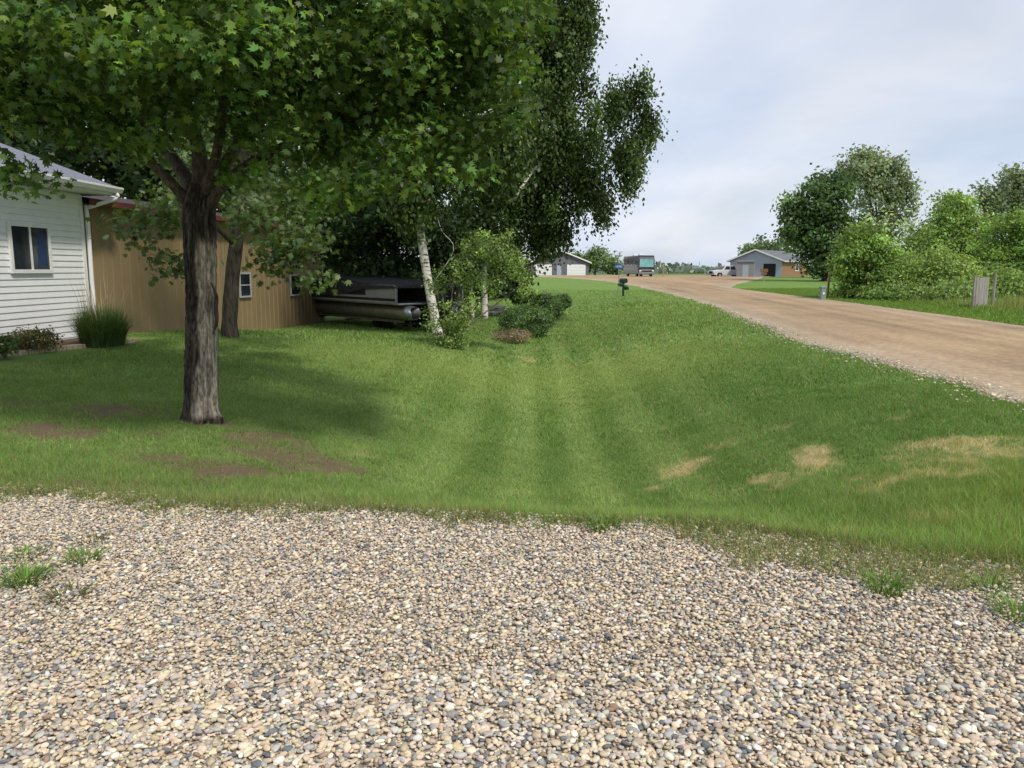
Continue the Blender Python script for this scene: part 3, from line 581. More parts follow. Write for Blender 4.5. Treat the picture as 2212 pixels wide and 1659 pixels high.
tree('birch_tree','two stemmed birch whose wide drooping crown reaches over the lawn',b3,
 [([tp(1047,692,Y3),tp(1046,640,Y3),tp(1045,590,Y3),tp(1060,500,Y3),tp(1090,400,Y3),tp(1130,250,Y3),tp(1170,50,Y3),tp(1190,-150,Y3)],[.14,.12,.11,.11,.11,.10,.07,.03]),
  ([tp(1022,690,Y3),tp(1017,620,Y3),tp(1025,520,Y3),tp(1010,350,Y3+.5),tp(1030,150,Y3+.5)],[.07,.06,.06,.05,.02]),
  ([tp(1085,440,Y3),tp(1110,430,Y3-1.8),tp(1135,392,Y3-1.9),tp(1190,330,Y3-1.0),tp(1260,320,Y3-.9),tp(1340,275,Y3-.9),tp(1400,255,Y3-.9)],[.07,.055,.045,.03,.022,.016,.006]),
  ([tp(1250,325,Y3-.9),tp(1310,370,Y3-.9),tp(1350,360,Y3-.9)],[.018,.012,.005])],
 [pc(1180,50,Y3,95,105,1.6,110),pc(1262,50,Y3,28,62,.8,20),pc(1200,175,Y3,85,85,1.5,80),pc(1130,290,Y3-.6,120,120,1.6,120),pc(1230,310,Y3-.8,75,85,1.2,64),pc(1325,245,Y3-1,58,40,.9,24),pc(1378,205,Y3-1,30,28,.5,8),pc(1400,272,Y3-1,30,38,.6,12),pc(1350,335,Y3-1,52,50,.9,22),pc(1355,405,Y3-1,26,28,.5,6),pc(1275,405,Y3-.8,52,58,.9,28),pc(1300,458,Y3-.8,24,24,.4,6),pc(1180,420,Y3,90,90,1.6,84),pc(1080,440,Y3,115,100,1.6,100),pc(1190,520,Y3+.4,58,40,1,26),pc(1080,540,Y3+.8,100,50,1.2,48),pc(1210,-140,Y3,160,120,2,30),pc(1130,120,Y3+.5,130,130,1.5,110)],
 110,(.19,.19,.32),.135,DIAM,(.070,.112,.034),92,M_birch,hang=1,up=.15,outw=.6,rnd=.75,rough=.03,cv=.42,shell=.02)
b4=gnd(872,700); Y4=float(b4[1])
tree('shade_tree','dark trunked shade tree standing beside the covered boat',b4,
 [([tp(872,705,Y4),tp(865,650,Y4),tp(855,580,Y4),tp(850,480,Y4),tp(840,300,Y4)],[.22,.19,.18,.15,.08]),([tp(858,600,Y4),tp(800,520,Y4),tp(740,480,Y4)],[.09,.06,.02]),([tp(858,590,Y4),tp(920,520,Y4),tp(980,480,Y4)],[.08,.05,.02])],
 [pc(800,480,Y4,110,75,1.6,60),pc(900,500,Y4,100,70,1.6,56),pc(820,575,Y4,80,38,1.2,34),pc(980,560,Y4,70,50,1.2,30),pc(820,380,Y4,150,110,2,80),pc(980,500,Y4+1,100,90,1.5,50),pc(740,540,Y4+.5,50,40,.9,14)],
 74,(.3,.3,.2),.16,DIAM,(.045,.082,.026),93,cv=.32,shell=.1)
for (px,py,Y,label,seed,cl_) in [
 (150,640,31,'dark leafy tree rising behind the white house roof',101,[(120,150,31,260,190,4,100),(60,330,31,150,90,3,36),(250,330,30,140,80,3,48)]),
 (440,640,33,'dense dark tree behind the tan shed roof',102,[(430,260,33,230,150,4,90),(430,400,31,180,60,3,60),(450,70,33,240,140,4,56)]),
 (720,600,34,'tall dark tree beyond the far end of the shed',103,[(700,250,34,200,180,4,90),(680,440,33,150,80,3,70),(760,480,35,110,90,3,50),(700,60,34,200,120,4,50)])]:
    c=at(px,py,Y); bz=gz(c[0],Y); 
    tree('background_tree',label,(c[0],Y,bz),[([(c[0],Y,bz-.1),(c[0]+.1,Y,bz+3),at(px,300,Y),at(px,50,Y)],[.3,.25,.2,.08])],[pc(*q_) for q_ in cl_],66,(.6,.6,.42),.31,DIAM,(.050,.090,.030),seed,group='dark trees behind the shed',cv=.32,shell=.1)
for i,(px,py,Y,rx,ry) in enumerate([(700,585,40,60,35),(800,600,42,80,40),(900,605,44,80,40),(1000,600,44,80,40),(1085,600,46,60,38)]):
    shrub('backdrop_bush',['dark bush behind the shed corner and boat bow','dark bush behind the boat canopy','dark bush behind the boat stern','dark bush behind the lilac stems','dark bush left of the distant garage'][i],px,py,Y,rx,ry,(.038,.070,.024),110+i,.28,54,40,cat='bush')
# lilac
b5=gnd(968,748); Y5=float(b5[1])
st=[]; rg=np.random.default_rng(12)
for (tx,ty) in [(1060,530),(1110,560),(1000,590),(1120,620),(955,620),(1040,640),(985,560),(940,680)]:
    st.append(([b5+np.array([rg.normal(0,.08),rg.normal(0,.08),-.03]),tp((968+tx)/2+rg.normal(0,8),(748+ty)/2,Y5),tp(tx,ty,Y5+rg.normal(0,.3))],[.025,.02,.007]))
tree('lilac_bush','tall open lilac bush with bare pale stems at the birch foot',b5,st,
 [pc(1062,545,Y5,50,34,.5,28),pc(1040,515,Y5,22,16,.3,6),pc(1112,575,Y5,40,46,.5,24),pc(1000,585,Y5,44,36,.5,20),pc(1128,625,Y5,18,20,.3,5),pc(1062,612,Y5,36,22,.4,9),pc(950,622,Y5,24,34,.4,10),pc(980,685,Y5-.2,36,42,.4,19),pc(968,735,Y5-.2,38,20,.35,22),pc(1015,645,Y5,28,30,.4,7),pc(935,690,Y5,16,32,.2,5),pc(1010,528,Y5,18,26,.3,5),pc(1090,512,Y5,16,14,.3,3)],
 48,(.10,.10,.08),.072,DIAM,(.20,.285,.090),121,M_twig,cat='bush',crown='foliage',tr='stems',up=.8,shell=.1,sub=3,cv=.34)
shrub('mounded_shrub','large dark green mounded shrub on the lawn right of lilac',1136,694,None,54,32,(.12,.20,.07),131,.06,230,46,sh=.88,cv=.26,sg=.12)
ym=float(gnd(1140,724)[1])
shrub('mounded_shrub','middle green mounded shrub behind the large one',1180,664,ym+4.2,34,28,(.10,.17,.058),132,.07,170,42,sh=.88,cv=.26,sg=.12)
shrub('mounded_shrub','small round shrub farthest along the mounded row',1214,652,ym+9,19,16,(.12,.20,.07),133,.075,90,36,sh=.88,cv=.26,sg=.12)
shrub('mounded_shrub','narrow shrub between lilac and mounded row',1128,640,ym+6,24,18,(.095,.16,.055),135,.075,80,36,sh=.88,cv=.26,sg=.12)
shrub('dry_shrub','low dry brown flowered shrub in front of the mounded shrubs',1108,726,None,40,14,(.25,.21,.14),134,.045,90,40,yel=.3,sh=.5,sg=.16)
M_logend=mat('log_end',(.42,.32,.2),(.55,.44,.3),14,.8)
for i,(px,py,a,ln,lab) in enumerate([(1060,678,.25,.55,'cut birch log lying left beside birch stem'),(1082,681,-.2,.6,'cut birch log lying at right of pair'),(1072,668,.1,.7,'cut birch log resting across the other two')]):
    g_=gnd(px,682); 
    z=g_[2]+(.11 if i<2 else .30); root=thing('birch_log',lab,'log',(g_[0],g_[1],z-.1),a)
    m=MB(); m.tube([(-ln/2,0,.1),(0,0,.1),(ln/2,0,.1)],[.105,.11,.1],12,.03,i,3); m.build('bark',M_birch,root,smooth=True)
    m=MB(); m.cyl((ln/2,0,.1),(ln/2+.004,0,.1),.092,12); m.build('cut_end',M_logend,root)
    m=MB(); m.cyl((-ln/2-.004,0,.1),(-ln/2,0,.1),.092,12); m.build('cut_end',M_logend,root)

# ================================================================== BOAT + TRAILER
Rr=at(935,690,24.0)[:2]; Ll=at(712,690,29.5)[:2]; dvb=Ll-Rr; LB=float(np.linalg.norm(dvb)); yawb=math.atan2(dvb[1],dvb[0]); zg=gz((Rr[0]+Ll[0])/2,27)-.04
BT=thing('pontoon_boat','pontoon boat under black canvas cover on a trailer by the shed','boat',(Rr[0],Rr[1],zg),yawb)
M_hull=mat('boat_panel_grey',(.24,.24,.235),(.30,.30,.295),3,.5)
for s in (-.85,.85):
    m=MB(); m.tube([(0,s,.62),(.05,s,.62),(LB-1.1,s,.62),(LB-.6,s,.66),(LB-.15,s,.76),(LB,s,.83)],[.16,.23,.23,.19,.11,.03],18,0,0,2); m.build('pontoon',M_alu,BT,smooth=True)
m=MB(); m.box(0,LB-.25,-1.25,1.25,.86,.92); m.build('deck',M_alu,BT,bevel=.02)
for s in (-1.22,1.19):
    m=MB(); m.box(.1,LB-.5,s,s+.03,.92,1.36); m.build('side_panel',M_hull,BT)
M_stripe=mat('boat_black',(.01,.01,.012),(.02,.02,.022),3,.3)
for s in (-1.226,1.223):
    m=MB(); m.box(.1,LB-.5,s,s+.003,.97,1.05); m.build('side_stripe',M_stripe,BT)
    m=MB(); m.box(2.0,LB-.5,s,s+.003,1.12,1.34); m.build('side_stripe',M_stripe,BT)
m=MB(); prf=[(LB-.2,.98),(LB-.45,1.22),(LB-1.5,1.62),(LB-2.4,1.72),(3.6,1.64),(2.4,1.54),(1.2,1.46),(.1,1.40),(.1,1.365),(2.2,1.30),(3.2,1.16),(LB-1.2,.95)]
for k_ in range(6):
    y0=-1.255+k_*.4183; y1=y0+.4183; b0=.10*(1-(y0/1.255)**2); b1=.10*(1-(y1/1.255)**2)
    n_=len(prf); lo_=[(a,y0,b+(b0 if i<8 else 0)) for i,(a,b) in enumerate(prf)]; hi_=[(a,y1,b+(b1 if i<8 else 0)) for i,(a,b) in enumerate(prf)]
    m.add(lo_+hi_,[(i,(i+1)%n_,n_+(i+1)%n_,n_+i) for i in range(n_)]+([tuple(range(n_))[::-1]] if k_==0 else [])+([tuple(range(n_,2*n_))] if k_==5 else []))
m.build('canvas_cover',M_black,BT)
for s in (-1.24,1.24):
    m=MB(); m.tube([(.12,s,.92),(.12,s,1.42),(.2,s,1.45),(2.2,s,1.45)],[.018]*4,6); m.build('rail',M_alu,BT)
m=MB(); m.box(-.45,-.05,-.22,.22,.65,1.25); m.box(-.3,-.15,-.06,.06,.2,.65); m.build('outboard_motor',M_stripe,BT,bevel=.06)
TR=thing('boat_trailer','low dark steel trailer under the pontoon boat','trailer',(Rr[0],Rr[1],zg),yawb)
m=MB()
for s in (-.5,.5): m.box(.5,LB-.3,s-.04,s+.04,.26,.33)
for xx in (.6,2.2,4,LB-.8): m.box(xx,xx+.08,-.9,.9,.22,.26)
m.box(LB-.3,LB+1.0,-.05,.05,.26,.33); m.box(LB-.35,LB-.28,-.04,.04,.33,.9); m.build('frame',M_black,TR)
for s in (-.85,.85):
    m=MB(); m.box(.4,LB-1,s-.08,s+.08,.30,.385); m.build('bunk',M_twig,TR)
for xx in (1.8,2.45):
    for s in (-.62,.46):
        m=MB(); m.cyl((xx,s,.25),(xx,s+.16,.25),.25,20); wv=m.build('wheel',M_rubber,TR,bevel=.03)
        m=MB(); m.cyl((xx,s-.004,.25),(xx,s+.164,.25),.13,14); m.build('rim',M_black,wv)

# ================================================================== MAILBOX, SIGNS, PEDESTAL
g_=gnd(1346,640); M_green=mat('dark_green_paint',(.012,.03,.022),(.02,.045,.03),8,.45); M_wood=mat('weathered_wood',(.26,.19,.12),(.40,.31,.21),10,.9,.4,0,(1,1,.2)); M_orange=mat('orange_stake',(.50,.24,.08),(.6,.32,.12),5,.7)
M_grey_wood=mat('grey_weathered_board',(.19,.18,.16),(.36,.34,.305),9,.95,.5,0,(2,2,.2))
MBX=thing('mailbox_post','dark green double mailbox on a post beside the road','mailbox',g_,.5)
m=MB(); m.box(-.05,.05,-.05,.05,-.1,.98); m.build('post',M_green,MBX); m=MB(); m.box(-.28,.28,-.04,.04,.60,.66); m.box(-.05,.05,-.25,.35,.80,.84); m.build('crossarm',M_green,MBX)
def mbox(x,z,l,rw,hh_):
    pr=[(x-rw,z),(x+rw,z),(x+rw,z+hh_)]+[(x+rw*math.cos(a),z+hh_+rw*math.sin(a)) for a in np.linspace(.3,PI-.3,6)]+[(x-rw,z+hh_)]
    m=MB(); m.prism([(a,-l/2,b) for a,b in pr],(0,l,0)); o=m.build('mailbox',M_green,MBX)
    m=MB(); m.box(x+rw+.002,x+rw+.012,-l*.1,-l*.1+.03,z+.1,z+.28); m.build('flag',M_redtrim,o)
mbox(0,.845,.55,.12,.14); mbox(-.18,.66,.48,.09,.05); mbox(.18,.40,.45,.09,.1)
M_sign=mat('blue_sign',(.01,.09,.36),(.02,.11,.42),6,.4); g2=np.array([at(1337,575,49.5)[0],49.5,0]); g2[2]=gz(g2[0],49.5)
AS=thing('address_sign','blue house number sign with white digits above the mailboxes','sign',g2,-.1)
m=MB(); m.box(-.025,.025,-.02,.02,-.1,1.95); m.build('post',M_steel,AS); m=MB(); m.box(-.24,.24,-.03,-.022,1.70,1.96); sg=m.build('sign_board',M_sign,AS,bevel=.002)
cu=bpy.data.curves.new('digits','FONT'); cu.body='15763'; cu.size=.18; cu.align_x='CENTER'; cu.align_y='CENTER'; cu.extrude=.001
to=bpy.data.objects.new('digits_curve',cu); C.objects.link(to); dg=bpy.context.evaluated_depsgraph_get(); me=bpy.data.meshes.new_from_object(to.evaluated_get(dg)); bpy.data.objects.remove(to)
me.transform(Matrix.Translation((0,-.034,1.83))@Matrix.Rotation(PI/2,4,'X')); me.materials.clear(); link('digits',me,M_whitetrim,sg)
g3=gnd(1776,648); M_ped=mat('pedestal_green',(.17,.24,.19),(.22,.30,.24),6,.5)
UP=thing('utility_pedestal','pale green utility pedestal box beside the orange stake','utility box',g3,.2)
m=MB(); m.box(-.14,.14,-.12,.12,-.05,.62); m.build('body',M_ped,UP,bevel=.02); m=MB(); m.box(-.16,.16,-.14,.14,.621,.72); m.build('cap',M_ped,UP,bevel=.03)
m=MB(); m.box(-.05,.05,-.1235,-.1205,.3,.42); m.build('label_plate',M_whitetrim,UP)
g4=gnd(1787,643); OS=thing('marker_stake','thin orange wooden marker stake behind the utility box','marker',g4); OS.rotation_euler=(0,rad(2),0); m=MB(); m.box(-.055,.055,-.04,.04,-.1,1.25); m.build('stake',M_wood,OS); m=MB(); m.box(-.058,.058,-.043,.043,1.251,1.72); m.build('painted_top',M_orange,OS)
c=at(1650,600,86); M_brn=mat('brown_sign',(.16,.08,.035),(.24,.13,.06),9,.8)
WS=thing('wooden_sign','small brown two board sign on a post by the right house','sign',(c[0],86,gz(c[0],86)),-.2); m=MB(); m.box(-.05,.05,-.05,.05,-.1,1.5); m.build('post',M_wood,WS)
m=MB(); m.box(-.4,.4,-.09,-.052,1.15,1.5); m.build('sign_board',M_brn,WS,bevel=.01); m=MB(); m.box(-.3,.3,-.09,-.052,.85,1.1); m.build('sign_board',M_brn,WS,bevel=.01)
c=at(1432,598,116); MP=thing('marker_post','slim yellowish marker post right of the motorhome','marker',(c[0],116,gz(c[0],116))); m=MB(); m.box(-.07,.07,-.07,.07,-.1,1.6); m.build('post',M_wood,MP); m=MB(); m.box(-.072,.072,-.072,.072,1.601,2.0); m.build('painted_top',M_orange,MP)

# ================================================================== RV
c=at(1396,598,122); RV=thing('motorhome','large black motorhome facing the camera at the road junction','motorhome',(c[0],122,gz(c[0],122)),rad(4))
M_rv=mat('rv_black',(.018,.018,.02),(.03,.03,.034),3,.25,spec=.5,coat=.3); M_rvg=mat('rv_grey',(.16,.165,.17),(.22,.225,.23),3,.35); M_teal=mat('teal_windshield',(.12,.32,.32),(.24,.50,.49),1.5,.1,spec=.6)
m=MB(); prf=[(0,.45),(-.12,1.2),(-.05,2.9),(.35,3.35),(11,3.35),(11,.45)]; m.prism([(-1.27,a,b) for a,b in prf],(2.54,0,0)); m.build('body',M_rv,RV,bevel=.08)
m=MB(); m.add([(-1.12,-.128,1.55),(1.12,-.128,1.55),(1.08,-.075,2.78),(-1.08,-.075,2.78)],[(0,1,2,3)]); m.build('windshield',M_teal,RV)
m=MB(); m.box(-1.29,-1.272,.3,10.9,.55,1.05); m.box(1.272,1.29,.3,10.9,.55,1.05); m.build('side_stripe',M_rvg,RV)
m=MB(); m.box(-.9,.9,-.17,-.09,.95,1.2); m.build('grille',M_rvg,RV,bevel=.02)
m=MB(); m.box(-1.27,1.27,-.22,-.02,.42,.78); m.build('bumper',M_rvg,RV,bevel=.06)
M_lamp=mat('lamp_glass',(.7,.7,.68),(.8,.8,.78),5,.2)
for s in (-1,1):
    m=MB(); m.box(s*1.0-.16,s*1.0+.16,-.18,-.09,.85,1.08); m.build('headlight',M_lamp,RV,bevel=.03)
    m=MB(); m.box(s*1.48-.1,s*1.48+.1,-.3,-.2,1.9,2.4); m.tube([(s*1.25,0,2.5),(s*1.48,-.25,2.4)],[.03,.03],6); m.build('mirror',M_rv,RV)
for y in (1.4,4.2,6.8):
    m=MB(); m.box(-1.285,-1.272,y,y+1.3,1.75,2.6); m.build('side_window',M_glass,RV)
for y in (3,7):
    m=MB(); m.box(-.45,.45,y,y+1,3.352,3.62); m.build('roof_unit',M_whitetrim,RV,bevel=.08)
for y in (1.6,8.2):
    for s in (-1.25,.95):
        m=MB(); m.cyl((s,y,.48),(s+.3,y,.48),.48,18); wv=m.build('wheel',M_rubber,RV); m=MB(); m.cyl((s-.005,y,.48),(s+.305,y,.48),.26,14); m.build('rim',M_steel,wv)
# ================================================================== TRUCK
c=at(1570,598,126); TK=thing('pickup_truck','white crew cab pickup truck parked left of the grey shed','pickup truck',(c[0],126,gz(c[0],126)-.15),rad(18))
M_tw=mat('truck_white',(.50,.52,.55),(.56,.58,.61),2,.3,coat=.4)
m=MB(); prf=[(-2.95,.45),(-3.0,.85),(-2.9,1.1),(-1.5,1.22),(-.1,1.25),(3.0,1.25),(3.0,.5),(2.4,.45),(2.2,.8),(1.6,.8),(1.4,.42),(-1.4,.42),(-1.6,.8),(-2.25,.8),(-2.45,.45)]
m.prism([(a,-.97,b) for a,b in prf],(0,1.94,0)); m.build('body',M_tw,TK,bevel=.05)
m=MB(); prf=[(-1.5,1.2),(-.75,1.9),(.95,1.92),(1.3,1.22)]; pa=[(a,-.9 if b<1.5 else -.76,b) for a,b in prf]; pb=[(a,-y,b) for a,y,b in pa]
m.add(pa+pb,[(0,1,2,3),(7,6,5,4),(0,4,5,1),(1,5,6,2),(2,6,7,3)]); m.build('cab',M_tw,TK,bevel=.03)
for a0,a1,b0,b1 in ((-1.1,-.05,-.66,-.05),(.05,1.05,.05,.82)):
    m=MB(); m.add([(a0,-.897,1.3),(a1,-.897,1.3),(b1,-.79,1.82),(b0,-.79,1.82)],[(0,1,2,3)]); m.build('window',M_glass,TK)
m=MB(); m.add([(-1.41,-.8,1.30),(-1.41,.8,1.30),(-.83,.7,1.84),(-.83,-.7,1.84)],[(3,2,1,0)]); m.build('windshield',M_glass,TK)
for x in (-1.92,1.9):
    for s in (-.98,.72):
        m=MB(); m.cyl((x,s,.4),(x,s+.26,.4),.4,18); wv=m.build('wheel',M_rubber,TK); m=MB(); m.cyl((x,s-.005,.4),(x,s+.265,.4),.24,14); m.build('rim',M_steel,wv)
for s in (-.75,.75):
    m=MB(); m.box(-3.04,-2.9,s-.17,s+.17,.88,1.06); m.build('headlight',M_lamp,TK)
m=MB(); m.box(-3.04,-2.97,-.5,.5,.7,1.06); m.build('grille',M_rubber,TK); m=MB(); m.box(-3.1,-2.9,-.95,.95,.45,.65); m.build('bumper',M_steel,TK,bevel=.03)
# ================================================================== RIGHT HOUSE
M_gb=mat('blue_grey_siding',(.30,.36,.43),(.36,.42,.49),3,.7,stretch=(.2,.2,6)); M_brown=mat('brown_siding',(.27,.145,.075),(.34,.19,.105),3,.7,stretch=(.2,.2,6)); M_dark=mat('dark_opening',(.012,.012,.012),(.025,.025,.025),3,.9)
M_gsh=mat('grey_shed',(.20,.21,.21),(.26,.265,.27),3,.8,stretch=(6,6,.2)); M_shg=mat('grey_shingle',(.11,.115,.13),(.17,.175,.19),12,.9)
c=at(1688,602,126); HL=15.5; RH=thing('gabled_house','single storey house with blue grey gable and brown side wall','house',(c[0],126,gz(c[0],126)),rad(-36))
m=MB(); m.box(-8.6,0,0.02,HL,-.3,2.6); m.build('wall',M_brown,RH)
m=MB(); m.prism([(-8.6,0,-.3),(0,0,-.3),(0,0,2.6),(-4.3,0,4.25),(-8.6,0,2.6)],(0,.018,0)); m.build('gable_wall',M_gb,RH)
r_=MB(); o_=.5; sl=1.65/4.3
ez=2.62-o_*sl
r_.add([(o_,-o_,ez),(o_,HL+.5,ez),(-4.3,HL+.5,4.29),(-4.3,-o_,4.29),(-8.6-o_,HL+.5,ez),(-8.6-o_,-o_,ez)],[(0,1,2,3),(3,2,4,5)]); rf=r_.build('roof',M_shg,RH); sm=rf.modifiers.new('s','SOLIDIFY'); sm.thickness=.12; sm.offset=1
t=MB(); t.prism([(o_,-o_-.03,ez-.02),(-4.3,-o_-.03,4.27),(-8.6-o_,-o_-.03,ez-.02),(-8.6-o_,-o_-.03,ez+.22),(-4.3,-o_-.03,4.51),(o_,-o_-.03,ez+.22)],(0,.028,0)); t.build('bargeboard',M_whitetrim,rf)
t=MB(); t.box(o_+.002,o_+.03,-o_,HL+.5,ez-.05,ez+.16); t.build('fascia',M_whitetrim,rf)
m=MB(); m.box(-3.0,-1.0,-.02,-.004,-.1,2.1); m.build('garage_opening',M_dark,RH)
m=MB(); m.box(-5.9,-5.0,-.03,-.004,.9,2.1); wv=m.build('window',M_whitetrim,RH); m=MB(); m.box(-5.8,-5.1,-.034,-.031,1.0,2.0); m.build('pane',M_glass,wv)
m=MB(); m.box(.004,.05,7.2,9.2,.9,2.1); wv=m.build('window',M_whitetrim,RH); m=MB(); m.box(.051,.055,7.4,9.0,1.05,1.95); m.build('pane',M_glass,wv)
c=at(1604,600,122); GS=thing('garden_shed','small grey flat roofed shed between the pickup and house','shed',(c[0]+.5,122.5,gz(c[0],122)),rad(-20))
m=MB(); m.box(-1.3,1.3,0,2.4,-.2,2.3); m.build('wall',M_gsh,GS); m=MB(); m.add([(-1.45,-.15,2.32),(1.45,-.15,2.32),(1.45,2.5,2.5),(-1.45,2.5,2.5),(-1.45,-.15,2.42),(1.45,-.15,2.42),(1.45,2.5,2.6),(-1.45,2.5,2.6)],[(0,3,2,1),(4,5,6,7),(0,1,5,4),(1,2,6,5),(2,3,7,6),(3,0,4,7)]); m.build('roof',M_shg,GS)
m=MB(); m.box(-.4,.5,-.03,-.004,-.1,1.9); m.build('door',M_gb,GS)
# ================================================================== LEFT GARAGE
c=at(1218,600,152); LG=thing('distant_garage','distant grey gabled garage with white doors at road end','garage',(c[0],152,gz(c[0],152)),rad(8))
M_lg=mat('slate_siding',(.11,.118,.14),(.15,.16,.185),3,.7,stretch=(.2,.2,6))
m=MB(); m.prism([(-6.5,0,-.4),(4.9,0,-.4),(4.9,0,2.5),(-.8,0,4.7),(-6.5,0,2.5)],(0,9,0)); m.build('wall',M_lg,LG)
r_=MB(); sl=2.2/5.7; ez=2.52-.5*sl; r_.add([(5.4,-.5,ez),(5.4,9.5,ez),(-.8,9.5,4.75),(-.8,-.5,4.75),(-7,9.5,ez),(-7,-.5,ez)],[(0,1,2,3),(3,2,4,5)]); rf=r_.build('roof',M_shg,LG); sm=rf.modifiers.new('s','SOLIDIFY'); sm.thickness=.12; sm.offset=1
t=MB(); t.prism([(5.4,-.53,ez-.02),(-.8,-.53,4.73),(-7,-.53,ez-.02),(-7,-.53,ez+.22),(-.8,-.53,4.97),(5.4,-.53,ez+.22)],(0,.028,0)); t.build('bargeboard',M_whitetrim,rf)
for a,b in ((-5.9,-2.4),(.6,4.3)):
    m=MB(); 
    for k in range(4): m.box(a,b,-.05,-.004,-.1+.56*k,.44+.56*k)
    m.build('garage_door',M_whitetrim,LG,bevel=.015)
m=MB(); m.box(-1.4,-.5,-.05,-.004,-.1,2.0); m.build('entry_door',M_gb,LG)
# ================================================================== RIGHT-HAND TREES AND BUSHES
def ftree(name,label,px,py_base,Y,cl_,col,seed,leaf,per,sig,group=None,cat='tree',tw=.22,top=None,**k):
    c=at(px,py_base,Y); bz=gz(c[0],Y); tops=top or cl_[0][1]
    tk=[([(c[0],Y,bz-.1),(c[0]+.1,Y,bz+1.2),at(px,(py_base+tops)/2,Y),at(px,tops,Y)],[tw,tw*.8,tw*.6,tw*.2])]
    for q_ in cl_[:4]: tk.append(([(c[0]+.1,Y,bz+1.3),at((px+q_[0])/2,(py_base+q_[1])/2-10,Y),at(q_[0],q_[1],q_[2])],[tw*.5,tw*.35,tw*.1]))
    return tree(name,label,(c[0],Y,bz),tk,[pc(*q_) for q_ in cl_],per,sig,leaf,DIAM,col,seed,cat=cat,group=group,sub=3,**k)
ftree('shade_tree','dark round crowned tree right of the gabled house',1780,600,92,[(1770,440,92,72,60,3.5,64),(1750,510,92,70,50,3.5,56),(1800,520,92,70,50,3.5,56),(1795,400,92,48,33,2.5,28),(1720,470,92,34,36,2,20),(1790,570,92,58,28,2.5,30)],(.088,.150,.056),141,.45,66,(.6,.6,.42),tw=.4,cv=.36,shell=.05)
ftree('cottonwood_tree','tall silvery green cottonwood rising behind the dark tree',1900,600,108,[(1890,400,108,66,56,4,64),(1870,352,108,40,24,3,22),(1940,440,108,32,56,3,30),(1900,490,108,75,45,4,50),(1925,385,108,30,36,3,24),(1835,372,108,26,24,2,12)],(.25,.31,.19),142,.45,64,(.55,.55,.6),tw=.45,cv=.36,shell=.05)
ftree('cottonwood_tree','pale cottonwood cut by right picture edge',2190,600,90,[(2180,420,90,60,50,3.5,56),(2230,460,90,60,90,3,56),(2150,470,90,40,50,3,36),(2210,390,90,40,22,2,18)],(.24,.30,.18),143,.40,64,(.5,.5,.55),tw=.4,shell=.05,cv=.34)
ftree('background_tree','small rounded tree behind the gabled house ridge',1650,600,165,[(1650,535,165,45,24,4,30),(1690,535,165,35,22,3,18),(1620,548,165,20,12,2,10)],(.14,.21,.09),144,.6,50,(.8,.8,.5),shell=.05)
ftree('background_tree','small rounded tree between the garage and motorhome',1285,600,165,[(1280,562,165,48,30,4,40),(1320,572,165,26,22,3,20),(1245,570,165,25,20,3,16)],(.16,.24,.095),145,.6,50,(.8,.8,.5),shell=.05)
Lg=(.20,.31,.08)
ftree('box_elder','round leafy box elder nearest the utility box',1860,650,43,[(1865,540,43,60,45,1.6,60),(1845,585,43,50,42,1.4,50),(1890,590,43,52,42,1.4,50),(1865,632,43,58,26,1.2,44),(1870,502,43,35,20,1,14)],Lg,151,.17,100,(.27,.27,.2),cat='small tree',tw=.1,shell=.05,cv=.34)
ftree('box_elder','tallest bright green box elder in the thicket',2050,650,50,[(2065,480,50,58,50,2,64),(2030,520,50,60,45,2,60),(2090,540,50,55,50,2,60),(1990,540,50,50,42,1.8,48),(2060,435,50,34,20,1.2,16),(2050,600,50,95,52,2,80)],(.215,.325,.088),152,.19,100,(.31,.31,.22),cat='small tree',tw=.12,shell=.05,cv=.34)
ftree('box_elder','bright box elder at the right picture edge',2180,650,46,[(2180,530,46,60,55,2,64),(2220,580,46,60,60,2,64),(2150,590,46,52,48,1.6,52),(2195,482,46,35,25,1.2,16)],(.21,.32,.088),153,.18,100,(.29,.29,.21),cat='small tree',tw=.12,shell=.05,cv=.34)
for i,(px,py,Y,rx,ry,cc_,lab) in enumerate([(1960,600,44,76,54,(.215,.325,.09),'low bright bush in the middle of the thicket'),(2035,604,41,68,64,(.27,.375,.10),'yellow green bush in front of the tallest box elder'),(1940,638,41,70,28,(.19,.295,.078),'low leafy sprawl under the round box elder'),(2175,628,39,64,44,(.205,.31,.085),'bush behind the weathered gate panel'),(2075,638,38,64,30,(.24,.345,.095),'short bush left of the weathered gate')]):
    shrub('thicket_bush',lab,px,py,Y,rx,ry,cc_,161+i,.16,150,56,cat='bush',group=None,sh=.3,cv=.32)
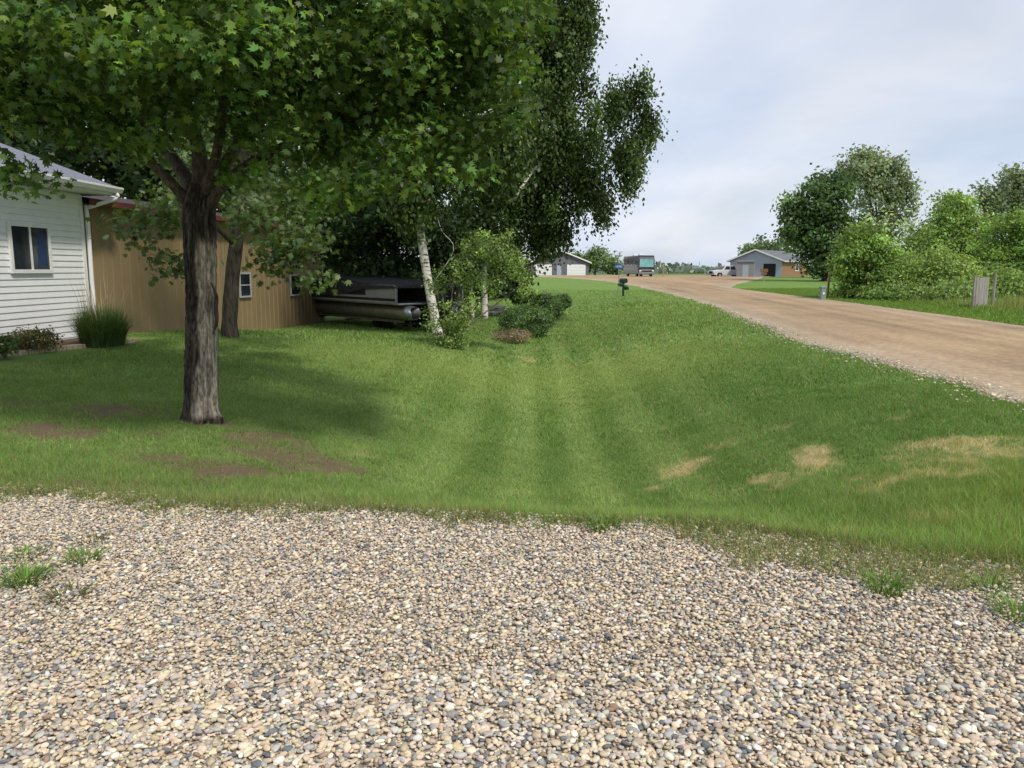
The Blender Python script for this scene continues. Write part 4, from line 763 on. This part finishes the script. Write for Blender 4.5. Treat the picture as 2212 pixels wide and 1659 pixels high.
# ================================================================== FENCE + GATE
def post(mb,p,h,r=.06,lean=(0,0)): mb.tube([(p[0],p[1],p[2]-.2),(p[0]+lean[0],p[1]+lean[1],p[2]+h)],[r,r*.92],8,.06,int(p[0]*10))
ga=gnd(2100,667); gb=gnd(2143,664)
GT=thing('garden_gate','weathered grey wooden gate panel with posts by the thicket','gate',(ga+gb)/2)
org=(ga+gb)/2
for p,h in ((ga,1.35),(gb,1.45)):
    m=MB(); post(m,p,h,.06,(.02,0)); m.build('post',M_grey_wood,GT,org)
d=(gb-ga); 
for k in range(4):
    t0=.05+.155*k; a=ga+d*t0; b=ga+d*(t0+.152); m=MB(); z1=1.30-.025*(k%2)
    m.prism([(a[0],a[1]-.09,ga[2]+.04),(b[0],b[1]-.09,ga[2]+.04),(b[0],b[1]-.09,ga[2]+z1),(a[0],a[1]-.09,ga[2]+z1)],(0,.025,0)); m.build('board',M_grey_wood,GT,org)
f0=gnd(1925,650); WF=thing('wire_fence','thin wire fence on steel posts along the thicket','fence',f0)
ends=[f0,gnd(1990,653),gnd(2045,657),ga+np.array([-.3,.1,0])]
for p in ends:
    m=MB(); m.tube([(p[0],p[1],p[2]-.2),(p[0],p[1],p[2]+1.1)],[.016,.016],6); m.build('post',M_twig,WF,f0)
m=MB()
for z in (.3,.55,.8,1.05):
    for a,b in zip(ends[:-1],ends[1:]): m.tube([a+np.array([0,-.03,z]),b+np.array([0,-.03,z])],[.003,.003],4)
m.build('wire',M_steel,WF,f0)
# ================================================================== FAR HORIZON
rg=np.random.default_rng(88)
n=9000; x=rg.uniform(-500,900,n); y=rg.uniform(560,760,n); hgt=(3+6*vn(x,y*0,60,51))*rg.uniform(.0,1,n); 
P=np.stack([x,y,hh(x,y)+hgt],1)
o=leafmesh('distant_woods',P,rg.normal(0,1,(n,3))+np.array([0,-1,.6]),np.full(n,5.),DIAM,leafcol(rg,rg.normal(0,1,n),(.15,.20,.17)),rg,M_leaf,None,(0,0,0))
tag(o,'hazy line of far off woods along the horizon','woods',kind='stuff')
